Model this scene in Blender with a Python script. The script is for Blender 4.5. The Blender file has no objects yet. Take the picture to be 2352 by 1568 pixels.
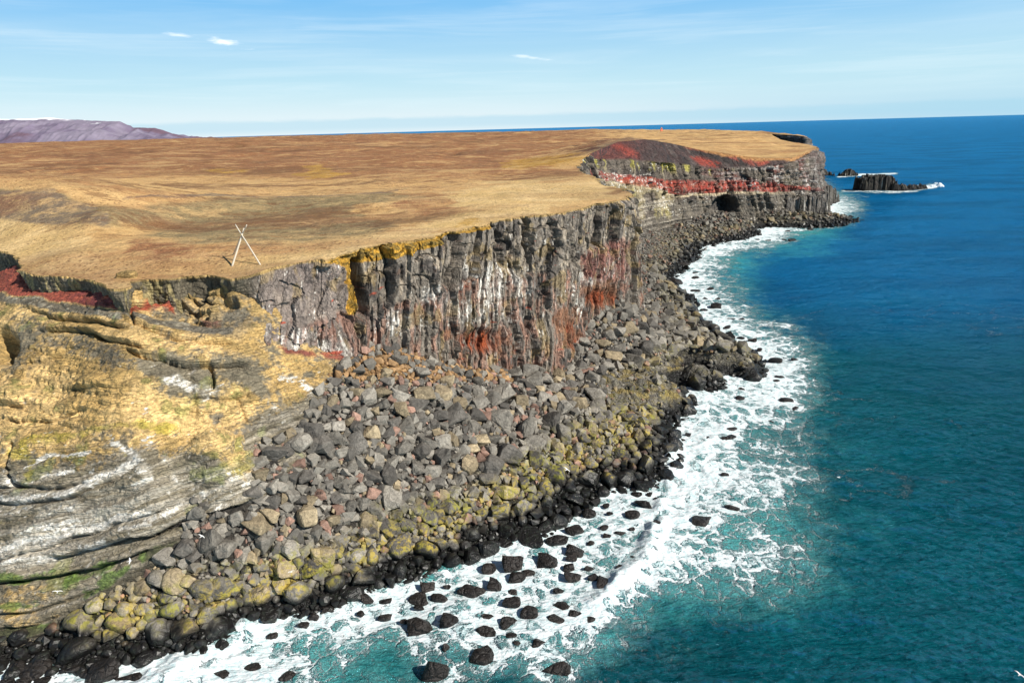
import bpy, bmesh, math, random
import numpy as np
from mathutils import Vector, Matrix
from mathutils.geometry import delaunay_2d_cdt

# ------------------------------------------------------------------ camera, world, sun, exposure
SC = bpy.context.scene
F, W, HH = 1568.0, 2352.0, 1568.0
roll = math.atan(0.0277); pitch = math.atan((784 - 296) / F)
CAM = np.array([0.0, 0.0, 60.0])
fw = np.array([0, math.cos(pitch), -math.sin(pitch)])
u0 = np.array([0, math.sin(pitch), math.cos(pitch)]); r0 = np.array([1.0, 0, 0])
rt = r0 * math.cos(roll) - u0 * math.sin(roll)
up = r0 * math.sin(roll) + u0 * math.cos(roll)
cd = bpy.data.cameras.new('camera'); cam = bpy.data.objects.new('camera', cd)
SC.collection.objects.link(cam)
cam.matrix_world = Matrix(((rt[0], up[0], -fw[0], CAM[0]), (rt[1], up[1], -fw[1], CAM[1]), (rt[2], up[2], -fw[2], CAM[2]), (0, 0, 0, 1)))
cd.sensor_width = 36; cd.lens = 24.0; cd.clip_start = 0.5; cd.clip_end = 600000
SC.camera = cam
SC.render.resolution_x = 1024; SC.render.resolution_y = 682
SC.view_settings.view_transform = 'Standard'; SC.view_settings.look = 'None'
SC.view_settings.exposure = 0.5; SC.view_settings.gamma = 1.0

SUN_EL, SUN_AZ = math.radians(38), math.radians(60)   # azimuth: behind the camera, towards the right
sdir = np.array([math.sin(SUN_AZ) * math.cos(SUN_EL), -math.cos(SUN_AZ) * math.cos(SUN_EL), math.sin(SUN_EL)])
sl = bpy.data.lights.new('sun', 'SUN'); sl.energy = 5.0; sl.angle = math.radians(0.5); sl.color = (1.0, 0.95, 0.86)
so = bpy.data.objects.new('sun', sl); SC.collection.objects.link(so)
so.rotation_euler = Vector(sdir).to_track_quat('Z', 'Y').to_euler()

wd = bpy.data.worlds.new('World'); SC.world = wd; wd.use_nodes = True
N = wd.node_tree; N.nodes.clear()

class G:
    """tiny node helper"""
    def __init__(s, nt): s.t = nt
    def n(s, kind, ins=None, **kw):
        nd = s.t.nodes.new(kind)
        for k, v in kw.items(): setattr(nd, k, v)
        for k, v in (ins or {}).items(): s.put(nd.inputs[k], v)
        return nd
    def put(s, sock, v):
        if isinstance(v, bpy.types.NodeSocket): s.t.links.new(v, sock)
        else:
            if hasattr(sock.default_value, '__len__') and len(sock.default_value) == 4 and len(v) == 3: v = (*v, 1)
            sock.default_value = v
    def m(s, op, a, b=0.0, c=0.0, clamp=False):
        return s.n('ShaderNodeMath', {0: a, 1: b, 2: c}, operation=op, use_clamp=clamp).outputs[0]
    def v(s, op, a, b=(0, 0, 0)):
        nd = s.n('ShaderNodeVectorMath', {0: a, 1: b}, operation=op)
        return nd.outputs[1] if op in ('DOT_PRODUCT', 'LENGTH') else nd.outputs[0]
    def scale(s, a, f):
        nd = s.n('ShaderNodeVectorMath', {0: a}, operation='SCALE'); s.put(nd.inputs[3], f); return nd.outputs[0]
    def ss(s, x, a, b, lo=0.0, hi=1.0):
        return s.n('ShaderNodeMapRange', {0: x, 1: a, 2: b, 3: lo, 4: hi}, interpolation_type='SMOOTHSTEP').outputs[0]
    def lin(s, x, a, b, lo=0.0, hi=1.0):
        return s.n('ShaderNodeMapRange', {0: x, 1: a, 2: b, 3: lo, 4: hi}).outputs[0]
    def mix(s, f, a, b, mode='MIX'):
        nd = s.n('ShaderNodeMix', data_type='RGBA', blend_type=mode)
        s.put(nd.inputs[0], f); s.put(nd.inputs[6], a); s.put(nd.inputs[7], b); return nd.outputs[2]
    def noise(s, vec, scale, det=4.0, rough=0.55, dist=0.0, col=False):
        nd = s.n('ShaderNodeTexNoise', {'Vector': vec, 'Scale': scale, 'Detail': det, 'Roughness': rough, 'Distortion': dist})
        return nd.outputs[1] if col else nd.outputs[0]
    def vor(s, vec, scale, feature='F1', out=0, rnd=1.0):
        return s.n('ShaderNodeTexVoronoi', {'Vector': vec, 'Scale': scale, 'Randomness': rnd}, feature=feature).outputs[out]

g = G(N)
sky = g.n('ShaderNodeTexSky', sky_type='NISHITA', sun_disc=False, sun_elevation=SUN_EL,
          sun_rotation=math.atan2(sdir[0], sdir[1]), altitude=60.0, air_density=1.0, dust_density=0.55, ozone_density=2.2)
tc = g.n('ShaderNodeTexCoord').outputs['Generated']
sep = g.n('ShaderNodeSeparateXYZ', {0: tc})
sx, sy, sz = sep.outputs
def skydir(px, py):
    d = fw * F + rt * (px - W / 2) + up * (HH / 2 - py); return d / np.linalg.norm(d)
az = g.m('ARCTAN2', sx, sy); el = g.m('ARCSINE', sz)
cv = g.n('ShaderNodeCombineXYZ', {0: az, 1: el, 2: 0.0}).outputs[0]
# thin cirrus veil: long streaks, stretched sideways
st = g.v('MULTIPLY', cv, (1.3, 14.0, 1.0))
veil = g.ss(g.noise(st, 1.6, 5, 0.55, 0.4), 0.42, 0.78)
band = g.m('MULTIPLY', g.ss(el, 0.0, 0.05), g.ss(el, 0.3, 0.12))
st2 = g.v('MULTIPLY', cv, (2.0, 40.0, 1.0))
veil2 = g.ss(g.noise(st2, 1.3, 6, 0.6, 0.6), 0.45, 0.72)
vm = g.m('MULTIPLY', g.m('ADD', g.m('MULTIPLY', veil, 0.2), g.m('MULTIPLY', veil2, 0.22)), band)
# a small bright cloud and its fainter tail
def blob(px, py, ra, re, tilt, lo, hi, sc=30.0):
    d = skydir(px, py); a0 = math.atan2(d[0], d[1]); e0 = math.asin(d[2])
    da = g.m('SUBTRACT', az, a0); de = g.m('SUBTRACT', el, e0)
    c, s_ = math.cos(tilt), math.sin(tilt)
    xx = g.m('DIVIDE', g.m('ADD', g.m('MULTIPLY', da, c), g.m('MULTIPLY', de, s_)), ra)
    yy = g.m('DIVIDE', g.m('SUBTRACT', g.m('MULTIPLY', de, c), g.m('MULTIPLY', da, s_)), re)
    q = g.m('SUBTRACT', 1.0, g.m('SQRT', g.m('ADD', g.m('MULTIPLY', xx, xx), g.m('MULTIPLY', yy, yy))))
    nz = g.noise(g.v('MULTIPLY', cv, (sc, sc * 5, 1)), 1.0, 4, 0.6)
    return g.ss(g.m('ADD', q, g.m('MULTIPLY', g.m('SUBTRACT', nz, 0.5), 2.6)), lo, hi)
cl = g.m('MAXIMUM', g.m('MULTIPLY', blob(512, 97, 0.034, 0.0070, -0.17, 0.15, 1.15), .85), g.m('MULTIPLY', blob(415, 82, 0.032, 0.003, -0.14, 0.1, 1.1), 0.5))
cl = g.m('MAXIMUM', cl, g.m('MULTIPLY', blob(1220, 132, 0.034, 0.003, -0.14, 0.1, 1.1), 0.4))
HZ = 0
def sc_(c, k=1 / .085 / 1.414): return tuple(v * k for v in c)
eld = g.m('MULTIPLY', el, 57.2958)
lowc = g.mix(g.ss(az, -.1, .7), sc_((.90, 1.0, 1.05)), sc_((.50, .78, .96)))
gr_ = g.mix(g.ss(eld, -.5, 4.0), lowc, sc_((.62, .90, 1.0)))
bnd_ = g.m('MULTIPLY', g.ss(g.m('ADD', eld, g.m('MULTIPLY', g.noise(g.v('MULTIPLY', cv, (14, 60, 1)), 1.0, 4, .6), .5)), 1.45, 1.1), g.ss(eld, -.2, .5)); gr_ = g.mix(g.m('MULTIPLY', bnd_, .5), gr_, sc_((.42, .76, .95))); gr_ = g.mix(g.ss(eld, 1.5, 12.5), gr_, sc_((.13, .52, 1.0)))
skn = g.mix(g.ss(eld, 30, 11, 0.0, 0.9), g.scale(sky.outputs[0], 0.40), gr_)
skc = g.mix(vm, skn, (7.6, 8.6, 9.0))
skc = g.mix(cl, skc, (11, 11, 11))
bg = g.n('ShaderNodeBackground', {'Color': skc, 'Strength': 0.085})
out = g.n('ShaderNodeOutputWorld', {0: bg.outputs[0]})

# ------------------------------------------------------------------ maths helpers
rng = np.random.default_rng(7); random.seed(7)
def ray(px, py): return fw * F + rt * (px - W / 2) + up * (HH / 2 - py)
def bz(px, py, z):
    d = ray(px, py); return CAM + d * ((z - CAM[2]) / d[2])
def by(px, py, y):
    d = ray(px, py); return CAM + d * (y / d[1])
def pt(px, py, k, v): return bz(px, py, v) if k == 'z' else by(px, py, v)
def proj(P):
    q = P - CAM; d = np.maximum(q @ fw, 1e-3)
    return W / 2 + F * (q @ rt) / d, HH / 2 - F * (q @ up) / d

def _h(ix, iy, iz, seed):
    h = (ix.astype(np.uint32) * np.uint32(374761393)) ^ (iy.astype(np.uint32) * np.uint32(668265263)) ^ (iz.astype(np.uint32) * np.uint32(2147483647 - 61)) ^ np.uint32(seed * 362437 % 4294967291)
    h = (h ^ (h >> np.uint32(13))) * np.uint32(1274126177)
    h = (h ^ (h >> np.uint32(16))) * np.uint32(2246822519)
    h = h ^ (h >> np.uint32(15))
    return h.astype(np.float64) / 4294967296.0
def vnoise(x, y, z, seed=0):
    """smooth value noise, -1..1"""
    with np.errstate(over='ignore'):
        fx, fy, fz = np.floor(x), np.floor(y), np.floor(z)
        ix, iy, iz = fx.astype(np.int64), fy.astype(np.int64), fz.astype(np.int64)
        u, v, w = x - fx, y - fy, z - fz
        u = u * u * u * (u * (u * 6 - 15) + 10); v = v * v * v * (v * (v * 6 - 15) + 10); w = w * w * w * (w * (w * 6 - 15) + 10)
        r = 0
        for dx in (0, 1):
            for dy in (0, 1):
                for dz in (0, 1):
                    r = r + _h(ix + dx, iy + dy, iz + dz, seed) * (u if dx else 1 - u) * (v if dy else 1 - v) * (w if dz else 1 - w)
    return r * 2 - 1
def fbm(x, y, z=None, o=4, seed=0, gain=0.5):
    if z is None: z = np.zeros_like(x) + 0.37
    a, s, t = 1.0, 0.0, 0.0
    for i in range(o):
        s = s + a * vnoise(x, y, z, seed + i * 17); t += a
        x, y, z = x * 2.03 + 5.1, y * 2.03 + 1.7, z * 2.03 + 9.2; a *= gain
    return s / t * 1.5
def ridged(x, y, z=None, o=4, seed=0):
    if z is None: z = np.zeros_like(x) + 0.37
    a, s, t = 1.0, 0.0, 0.0
    for i in range(o):
        s = s + a * (1 - np.abs(vnoise(x, y, z, seed + i * 13)) * 2); t += a
        x, y, z = x * 2.1 + 3.1, y * 2.1 + 7.7, z * 2.1 + 1.2; a *= 0.5
    return s / t
def worley(x, y, seed=0):
    """F1, F2, id"""
    with np.errstate(over='ignore'):
        fx, fy = np.floor(x), np.floor(y); ix, iy = fx.astype(np.int64), fy.astype(np.int64)
        f1 = np.full(x.shape, 9.0); f2 = np.full(x.shape, 9.0); idd = np.zeros(x.shape)
        z0 = np.zeros_like(ix)
        for dx in (-1, 0, 1):
            for dy in (-1, 0, 1):
                a = _h(ix + dx, iy + dy, z0, seed); b = _h(ix + dx, iy + dy, z0 + 1, seed); c = _h(ix + dx, iy + dy, z0 + 2, seed)
                d = np.hypot(fx + dx + a - x, fy + dy + b - y)
                n1 = d < f1
                f2 = np.where(n1, f1, np.minimum(f2, d)); idd = np.where(n1, c, idd); f1 = np.where(n1, d, f1)
    return f1, f2, idd
def sst(x, a, b):
    t = np.clip((x - a) / (b - a), 0, 1); return t * t * (3 - 2 * t)
def rbf(P, c=8.0):
    P = np.array(P, float); xy = P[:, :2]; n = len(P)
    K = np.sqrt(((xy[:, None] - xy[None]) ** 2).sum(-1) + c * c)
    A = np.zeros((n + 3, n + 3)); A[:n, :n] = K + np.eye(n) * 0.02; s = 100.0
    A[:n, n] = 1; A[:n, n + 1:] = xy / s; A[n:, :n] = A[:n, n:].T
    sol = np.linalg.lstsq(A, np.concatenate([P[:, 2], [0, 0, 0]]), rcond=1e-10)[0]
    def f(x, y):
        x = np.asarray(x, float); y = np.asarray(y, float); sh = x.shape; x = x.ravel(); y = y.ravel(); out = np.empty(len(x))
        for i in range(0, len(x), 40000):
            q = np.stack([x[i:i + 40000], y[i:i + 40000]], 1)
            k = np.sqrt(((q[:, None] - xy[None]) ** 2).sum(-1) + c * c)
            out[i:i + 40000] = k @ sol[:n] + sol[n] + q @ sol[n + 1:] / s
        return out.reshape(sh)
    return f
def segd(px, py, poly):
    """distance to a polyline, in its own units"""
    d = np.full(px.shape, 1e9)
    for (ax, ay), (bx, by_) in zip(poly[:-1], poly[1:]):
        vx, vy = bx - ax, by_ - ay; L = vx * vx + vy * vy + 1e-9
        t = np.clip(((px - ax) * vx + (py - ay) * vy) / L, 0, 1)
        d = np.minimum(d, np.hypot(px - ax - t * vx, py - ay - t * vy))
    return d
def inpoly(px, py, poly):
    r = np.zeros(px.shape, bool); n = len(poly)
    for i in range(n):
        (x1, y1), (x2, y2) = poly[i], poly[(i + 1) % n]
        c = ((y1 > py) != (y2 > py)) & (px < (x2 - x1) * (py - y1) / ((y2 - y1) if y2 != y1 else 1e-9) + x1)
        r ^= c
    return r
def polym(px, py, poly, soft):
    """soft mask: 1 inside"""
    d = segd(px, py, list(poly) + [poly[0]]); ins = inpoly(px, py, poly)
    return sst(np.where(ins, d, -d), -soft, soft)
def ell(px, py, cx, cy, rx, ry, s=0.35):
    q = np.hypot((px - cx) / rx, (py - cy) / ry); return 1 - sst(q, 1 - s, 1 + s)
def yi(px, poly):
    p = np.array(poly); return np.interp(px, p[:, 0], p[:, 1])
def mixc(c, col, m): return c * (1 - m[..., None]) + np.array(col) * m[..., None]

# ------------------------------------------------------------------ object helpers
COL = SC.collection
def newmesh(name, V, Fc, mat, smooth=True, col=None, attrs=None, parent=None):
    me = bpy.data.meshes.new(name)
    V = np.asarray(V, np.float32); Fc = np.asarray(Fc, np.int32)
    k = Fc.shape[1]
    me.vertices.add(len(V)); me.vertices.foreach_set('co', V.ravel())
    me.loops.add(Fc.size); me.loops.foreach_set('vertex_index', Fc.ravel())
    me.polygons.add(len(Fc)); me.polygons.foreach_set('loop_start', np.arange(0, Fc.size, k, dtype=np.int32))
    me.polygons.foreach_set('use_smooth', np.full(len(Fc), smooth))
    me.update(calc_edges=True); me.validate()
    if col is not None:
        a = me.color_attributes.new('col', 'FLOAT_COLOR', 'POINT')
        c4 = np.ones((len(V), 4), np.float32); c4[:, :3] = col; a.data.foreach_set('color', c4.ravel())
    for kx, vv in (attrs or {}).items():
        a = me.attributes.new(kx, 'FLOAT', 'POINT'); a.data.foreach_set('value', np.asarray(vv, np.float32).ravel())
    me.materials.append(mat)
    o = bpy.data.objects.new(name, me); COL.objects.link(o)
    if parent: o.parent = parent
    return o
def tag(o, label=None, cat=None, group=None, kind=None):
    if label: o['label'] = label
    if cat: o['category'] = cat
    if group: o['group'] = group
    if kind: o['kind'] = kind
    return o
def gridf(n, m):
    i = np.arange(n * m).reshape(n, m)
    return np.stack([i[:-1, :-1].ravel(), i[1:, :-1].ravel(), i[1:, 1:].ravel(), i[:-1, 1:].ravel()], 1)
def gnormals(P):
    du = np.gradient(P, axis=0); dv = np.gradient(P, axis=1)
    n = np.cross(du, dv); n /= np.linalg.norm(n, axis=-1, keepdims=True) + 1e-12
    return n
def mat(name):
    m = bpy.data.materials.new(name); m.use_nodes = True; m.node_tree.nodes.clear(); return m, G(m.node_tree)
def finish(gg, color, rough=0.9, normal=None, spec=0.3):
    b = gg.n('ShaderNodeBsdfPrincipled'); gg.put(b.inputs['Base Color'], color); gg.put(b.inputs['Roughness'], rough)
    gg.put(b.inputs['Specular IOR Level'], spec)
    if normal is not None: gg.put(b.inputs['Normal'], normal)
    gg.n('ShaderNodeOutputMaterial', {0: b.outputs[0]}); return b
def rockmat(name, src, s1=3.0, s2=12.0, bump=0.5, dist=0.06, con=0.5, crk=None, lichen=0.0, tide=False):
    m, q = mat(name)
    pos = q.n('ShaderNodeNewGeometry').outputs['Position']
    if src == 'attr': c = q.n('ShaderNodeAttribute', attribute_name='col').outputs['Color']
    else: c = q.n('ShaderNodeObjectInfo').outputs['Color']
    a = q.noise(pos, s1, 6, 0.62); b = q.noise(pos, s2, 4, 0.65)
    f = q.m('ADD', q.m('MULTIPLY', q.m('SUBTRACT', a, 0.5), con * 2.6), q.m('MULTIPLY', q.m('SUBTRACT', b, 0.5), con * 2.2))
    f = q.m('ADD', 1.0, f, clamp=False); f = q.m('MAXIMUM', f, 0.25)
    c = q.scale(c, f); edge = None
    if crk:
        wp = q.v('ADD', pos, q.scale(q.v('SUBTRACT', q.noise(pos, s1 * .45, 3, .6, 0, True), (.5, .5, .5)), 1.4 / s1))
        wp = q.v('MULTIPLY', wp, crk[:3]); edge = q.m('MINIMUM', q.vor(wp, s1 * .22, 'DISTANCE_TO_EDGE'), q.m('ADD', q.vor(wp, s1 * .6, 'DISTANCE_TO_EDGE'), .03))
        cr = q.m('MAXIMUM', q.ss(edge, .0, .07), q.m('MULTIPLY', q.ss(q.noise(pos, s1 * .16, 3, .6), .60, .44), .8)); c = q.scale(c, q.m('ADD', 1 - crk[3], q.m('MULTIPLY', cr, crk[3])))
        tone = q.vor(wp, s1 * .22, 'F1', 1); c = q.scale(c, q.m('ADD', .8, q.m('MULTIPLY', q.n('ShaderNodeSeparateXYZ', {0: tone}).outputs[0], .45)))
    rough = 0.85
    if tide:
        z = q.n('ShaderNodeSeparateXYZ', {0: pos}).outputs[2]
        nz = q.noise(pos, 0.22, 3, 0.6); n2 = q.noise(pos, 1.6, 5, 0.65)
        zz = q.m('ADD', z, q.m('MULTIPLY', q.m('SUBTRACT', nz, 0.5), 5.0))
        yy_ = q.n('ShaderNodeSeparateXYZ', {0: pos}).outputs[1]
        ly = q.m('MULTIPLY', q.m('MULTIPLY', q.ss(zz, 2.0, 3.2), q.ss(zz, 8.2, 4.6)), q.ss(yy_, 185, 118, .25, 1))
        ly = q.m('MULTIPLY', ly, q.ss(q.m('ADD', q.m('MULTIPLY', n2, .5), q.m('MULTIPLY', q.noise(pos, .7, 3, .6), .5)), 0.46, 0.58))
        up_ = q.n('ShaderNodeSeparateXYZ', {0: q.n('ShaderNodeNewGeometry').outputs['Normal']}).outputs[2]
        c = q.mix(q.m('MULTIPLY', ly, lichen), c, q.mix(q.ss(nz, 0.4, 0.6), (0.27, 0.25, 0.035), (0.40, 0.30, 0.05)))
        wetm = q.ss(zz, 3.6, 1.7)
        c = q.mix(wetm, c, q.mix(q.ss(n2, 0.45, 0.7), (0.010, 0.009, 0.009), (0.022, 0.026, 0.020)))
        rough = q.lin(wetm, 0, 1, 0.85, 0.42)
    h = q.m('ADD', q.noise(pos, s1 * 1.3, 8, 0.68), q.m('MULTIPLY', q.vor(pos, s1 * 0.9, 'DISTANCE_TO_EDGE'), 0.5))
    if edge is not None: h = q.m('ADD', h, q.m('MULTIPLY', q.ss(edge, 0, .12), .8))
    bp = q.n('ShaderNodeBump', {'Strength': bump, 'Distance': dist, 'Height': h}).outputs[0]
    finish(q, c, rough, bp, 0.35)
    return m
# ------------------------------------------------------------------ heights: shore and scree
SHL = [(-120, 1535), (0, 1530), (150, 1525), (300, 1512), (420, 1500), (491, 1490), (564, 1434), (664, 1410), (780, 1385), (850, 1352),
       (920, 1332), (1000, 1300), (1100, 1268), (1150, 1243), (1250, 1215), (1300, 1180), (1345, 1150), (1400, 1122), (1480, 1108),
       (1520, 1082), (1545, 1030), (1555, 965), (1582, 920), (1568, 888), (1600, 864), (1680, 862), (1752, 857), (1735, 832), (1700, 803), (1640, 768),
       (1590, 720), (1562, 670), (1545, 640), (1572, 612), (1600, 588), (1650, 562), (1750, 526), (1850, 492), (1920, 462)]
shw = np.array([bz(x, y, 0)[:2] for x, y in SHL])
sh = [(*p, 0.0) for p in shw]
tg = np.gradient(shw, axis=0); nn_ = np.stack([tg[:, 1], -tg[:, 0]], 1); nn_ /= np.linalg.norm(nn_, axis=1, keepdims=True)
for i in list(range(0, 24, 2)) + [26, 30, 32, 33, 35, 36, 38]:
    q_ = shw[i] + nn_[i] * 9; sh.append((q_[0], q_[1], -3.0))
for px, py, k, v in [(0, 1470, 'y', 70.5), (120, 1455, 'y', 71), (220, 1390, 'y', 72.5), (400, 1280, 'y', 75.5), (500, 1200, 'y', 78.5), (600, 1140, 'y', 82), (700, 1000, 'y', 91), (760, 900, 'y', 99),
                     (800, 830, 'y', 106.5), (880, 800, 'y', 113.5), (950, 812, 'y', 117.5), (1000, 835, 'y', 121.5), (1130, 850, 'y', 129), (1250, 850, 'y', 139),
                     (1315, 790, 'y', 155), (1405, 690, 'y', 171), (1430, 600, 'y', 240), (1450, 560, 'y', 300), (1440, 520, 'y', 345),
                     (1450, 870, 'z', 6), (1520, 880, 'z', 4.2), (1540, 920, 'z', 2.8), (1400, 960, 'z', 5.2), (1500, 800, 'z', 6), (1600, 800, 'z', 3.8), (1650, 822, 'z', 3.6),
                     (1715, 836, 'z', 2.6), (1600, 846, 'z', 3.2), (1500, 700, 'z', 7), (1450, 640, 'z', 10), (1500, 600, 'z', 5), (1540, 560, 'z', 3.6), (1600, 530, 'z', 5),
                     (1650, 492, 'y', 397), (1770, 488, 'y', 417), (1830, 485, 'y', 431), (1868, 478, 'y', 444)]:
    sh.append(tuple(pt(px, py, k, v)))
for px, py, z in [(1935, 485, -3), (2000, 500, -5), (1965, 455, -3), (1890, 500, -2.5)]: sh.append(tuple(bz(px, py, z)))
for p in [(-90, 115, 15), (-40, 112, 17), (-20, 140, 17), (20, 190, 10), (50, 370, 8), (150, 500, 5), (200, 520, 4), (260, 600, -4), (300, 450, -6), (120, 250, -6), (-90, 55, -4), (60, 80, -6), (110, 170, -6)]:
    sh.append(p)
Hs0 = rbf(sh, 4.0)
def Hs(x, y, rough=True):
    z = Hs0(x, y)
    px, py = proj(np.stack([x, y, z], -1))
    if rough:
        plat = polym(px, py, [(1330, 870), (1420, 850), (1500, 835), (1590, 805), (1690, 800), (1755, 840), (1755, 862), (1600, 866), (1585, 905), (1560, 950), (1480, 945), (1400, 940)], 14)
        z = z + fbm(x * .11, y * .11, o=4, seed=3) * 0.5 * sst(z, -2, 2)
        z = z + plat * (ridged(x * .16 + .3 * y * .16, y * .35, o=5, seed=9) * 1.5 + fbm(x * .9, y * .9, o=4, seed=5) * 0.4)
        z = z + fbm(x * 1.1, y * 1.1, o=3, seed=4) * 0.18
    return np.clip(z, -5, 34)

# ------------------------------------------------------------------ heights: tuff hillside
tf = []
def col_(px, l):
    for y, D in l: tf.append(tuple(by(px, y, D)))
col_(-150, [(690, 132), (780, 118), (920, 102), (1100, 90), (1300, 80), (1480, 74)])
col_(0, [(680, 118), (760, 108), (900, 95), (1060, 85), (1200, 79), (1350, 74), (1470, 70.5)])
col_(150, [(690, 109), (760, 103), (850, 96), (1000, 86), (1200, 77.5), (1380, 73)])
col_(300, [(722, 101), (760, 97.5), (850, 91), (950, 86), (1060, 81), (1200, 76.5), (1330, 74)])
col_(450, [(740, 103), (830, 94), (1000, 85.5), (1150, 79.5), (1240, 77)])
col_(600, [(700, 106), (775, 101), (850, 96), (950, 91), (1050, 86), (1140, 82)])
col_(760, [(812, 107)]); col_(700, [(790, 104.5), (900, 97)])
col_(400, [(700, 109)]); col_(500, [(690, 107.5)])
for px, py, z in [(-150, 545, 37.0), (0, 576, 37.3), (45, 620, 37.3), (100, 634, 37.3), (245, 656, 37.3), (300, 652, 37.8), (430, 633, 37.8), (530, 641, 37.6)]:
    tf.append(tuple(bz(px, py, z)))
for p in [(-30, 125, 29), (-60, 125, 36), (-100, 160, 36), (-44, 60, -14), (-70, 58, -12), (-20, 80, 2)]: tf.append(p)
CONT = [(120, 1455, 71), (220, 1390, 72.5), (400, 1280, 75.5), (500, 1200, 78.5), (600, 1140, 82), (660, 1060, 86.5), (700, 1000, 91), (745, 930, 96.5), (762, 880, 101), (790, 825, 106.5)]
CW = np.array([by(*c_) for c_ in CONT]); tg = np.gradient(CW[:, :2], axis=0); nc_ = np.stack([tg[:, 1], -tg[:, 0]], 1); nc_ /= np.linalg.norm(nc_, axis=1, keepdims=True)
for i in range(len(CW)):
    tf.append(tuple(CW[i])); q_ = CW[i, :2] - nc_[i] * 3.5
    if 0 < i < 4: tf.append((q_[0], q_[1], float(Hs0(q_[:1], q_[1:])[0]) + 3.6))
    for dd_, dz_ in ((5, 3.0), (12, 6)) if i < 9 else ((10, 6),):
        q_ = CW[i, :2] + nc_[i] * dd_; tf.append((q_[0], q_[1], float(Hs0(q_[:1], q_[1:])[0]) - dz_))
Ht = rbf(tf, 4.0)

# ------------------------------------------------------------------ coast edge: stations (lip, middle, foot)
ST = []
def station(lip, foot, mid=None): ST.append((np.array(lip), np.array(mid) if mid is not None else None, np.array(foot)))
def small(px, py, z, drop=3.5, k='z'):
    p = pt(px, py, k, z); station(p, p + np.array([0.25, -0.6, -drop]))
for px, py in [(-190, 535), (-120, 548), (-40, 566), (0, 576), (36, 587), (47, 606), (46, 620), (60, 627), (100, 633), (165, 636), (205, 640), (235, 648), (262, 664),
               (290, 662), (310, 646), (345, 640), (395, 640), (430, 633), (480, 630), (530, 642)]: small(px, py, 38.6)
def cs(px, py, z, fx, fy, D, fr=0.5): station(bz(px, py, z), by(fx, fy, D))
cs(572, 634, 39.2, 545, 715, 107); cs(620, 615, 39.5, 600, 775, 101); cs(700, 600, 40, 690, 803, 104); cs(750, 592, 40.5, 760, 815, 107)
cs(790, 575, 41, 800, 812, 109); cs(850, 560, 41.5, 840, 808, 111.5); cs(900, 552, 41.7, 890, 800, 114); cs(950, 545, 41.8, 950, 812, 118); cs(1000, 535, 42, 1000, 835, 122)
cs(1080, 515, 42, 1060, 838, 126); cs(1130, 510, 42, 1130, 850, 130); cs(1200, 498, 42, 1200, 855, 136); cs(1280, 488, 42, 1255, 850, 141)
cs(1350, 474, 42, 1315, 790, 156); cs(1422, 458, 42.2, 1410, 690, 171)
for x, y, z, fx, fy, fz in [(33, 186, 42.2, 35, 184, 12), (33.5, 202, 42.3, 38, 204, 10)]: station((x, y, z), (fx, fy, fz))
station(bz(1386, 425, 42.3), (40, 222, 10)); station(bz(1366, 408, 42.3), (39, 256, 10)); station(bz(1330, 395, 42.6), (42, 290, 10))
station(bz(1327, 385, 43), (46, 304, 11)); station(by(1334, 370, 318), by(1380, 440, 312)); station(by(1352, 355, 335), by(1400, 500, 322)); N_NEAR = len(ST)
station(by(1386, 340, 385), by(1425, 515, 335), by(1390, 366, 350)); station(by(1420, 326, 412), by(1460, 515, 350), by(1430, 364, 372))
station(by(1480, 320, 432), by(1530, 510, 370), by(1500, 372, 390)); station(by(1540, 329, 436), by(1600, 500, 388), by(1570, 377, 400))
station(by(1600, 343, 432), by(1650, 492, 398), by(1640, 388, 409)); station(by(1680, 355, 428), by(1720, 490, 407), by(1700, 383, 414))
station(by(1750, 364, 430), by(1775, 488, 418), by(1758, 384, 421)); station(by(1820, 364, 441), by(1830, 485, 431), by(1823, 385, 436))
station(by(1866, 345, 470), by(1866, 478, 446), by(1868, 400, 452)); N_BAY = len(ST)
station(by(1882, 341, 490), by(1888, 478, 468), by(1884, 390, 476))
def far(px, py, z=None, D=None, fz=-4, off=(5, -5)):
    p = bz(px, py, z) if D is None else by(px, py, D); station(p, (p[0] + off[0], p[1] + off[1], fz))
far(1876, 337, D=545, off=(8, 0)); far(1850, 331, D=640); far(1822, 327, D=700); far(1793, 321, D=760); far(1778, 313, D=900); far(1772, 308, D=985, off=(6, -8))
far(1800, 309.5, D=940, off=(4, -12)); far(1830, 311, D=905, off=(4, -12)); far(1848, 313.5, D=880, off=(6, -10)); far(1857, 316.5, D=905, off=(10, 0)); far(1852, 314, D=1050, off=(15, 5))
far(1815, 308, D=1250, off=(15, 10)); far(1755, 303, D=1400, off=(15, 15)); far(1690, 300.5, D=1650, off=(15, 20)); far(1580, 298.3, D=2100, off=(15, 30)); far(1480, 297.9, D=2700, off=(15, 30)); N_ALL = len(ST)

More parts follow.
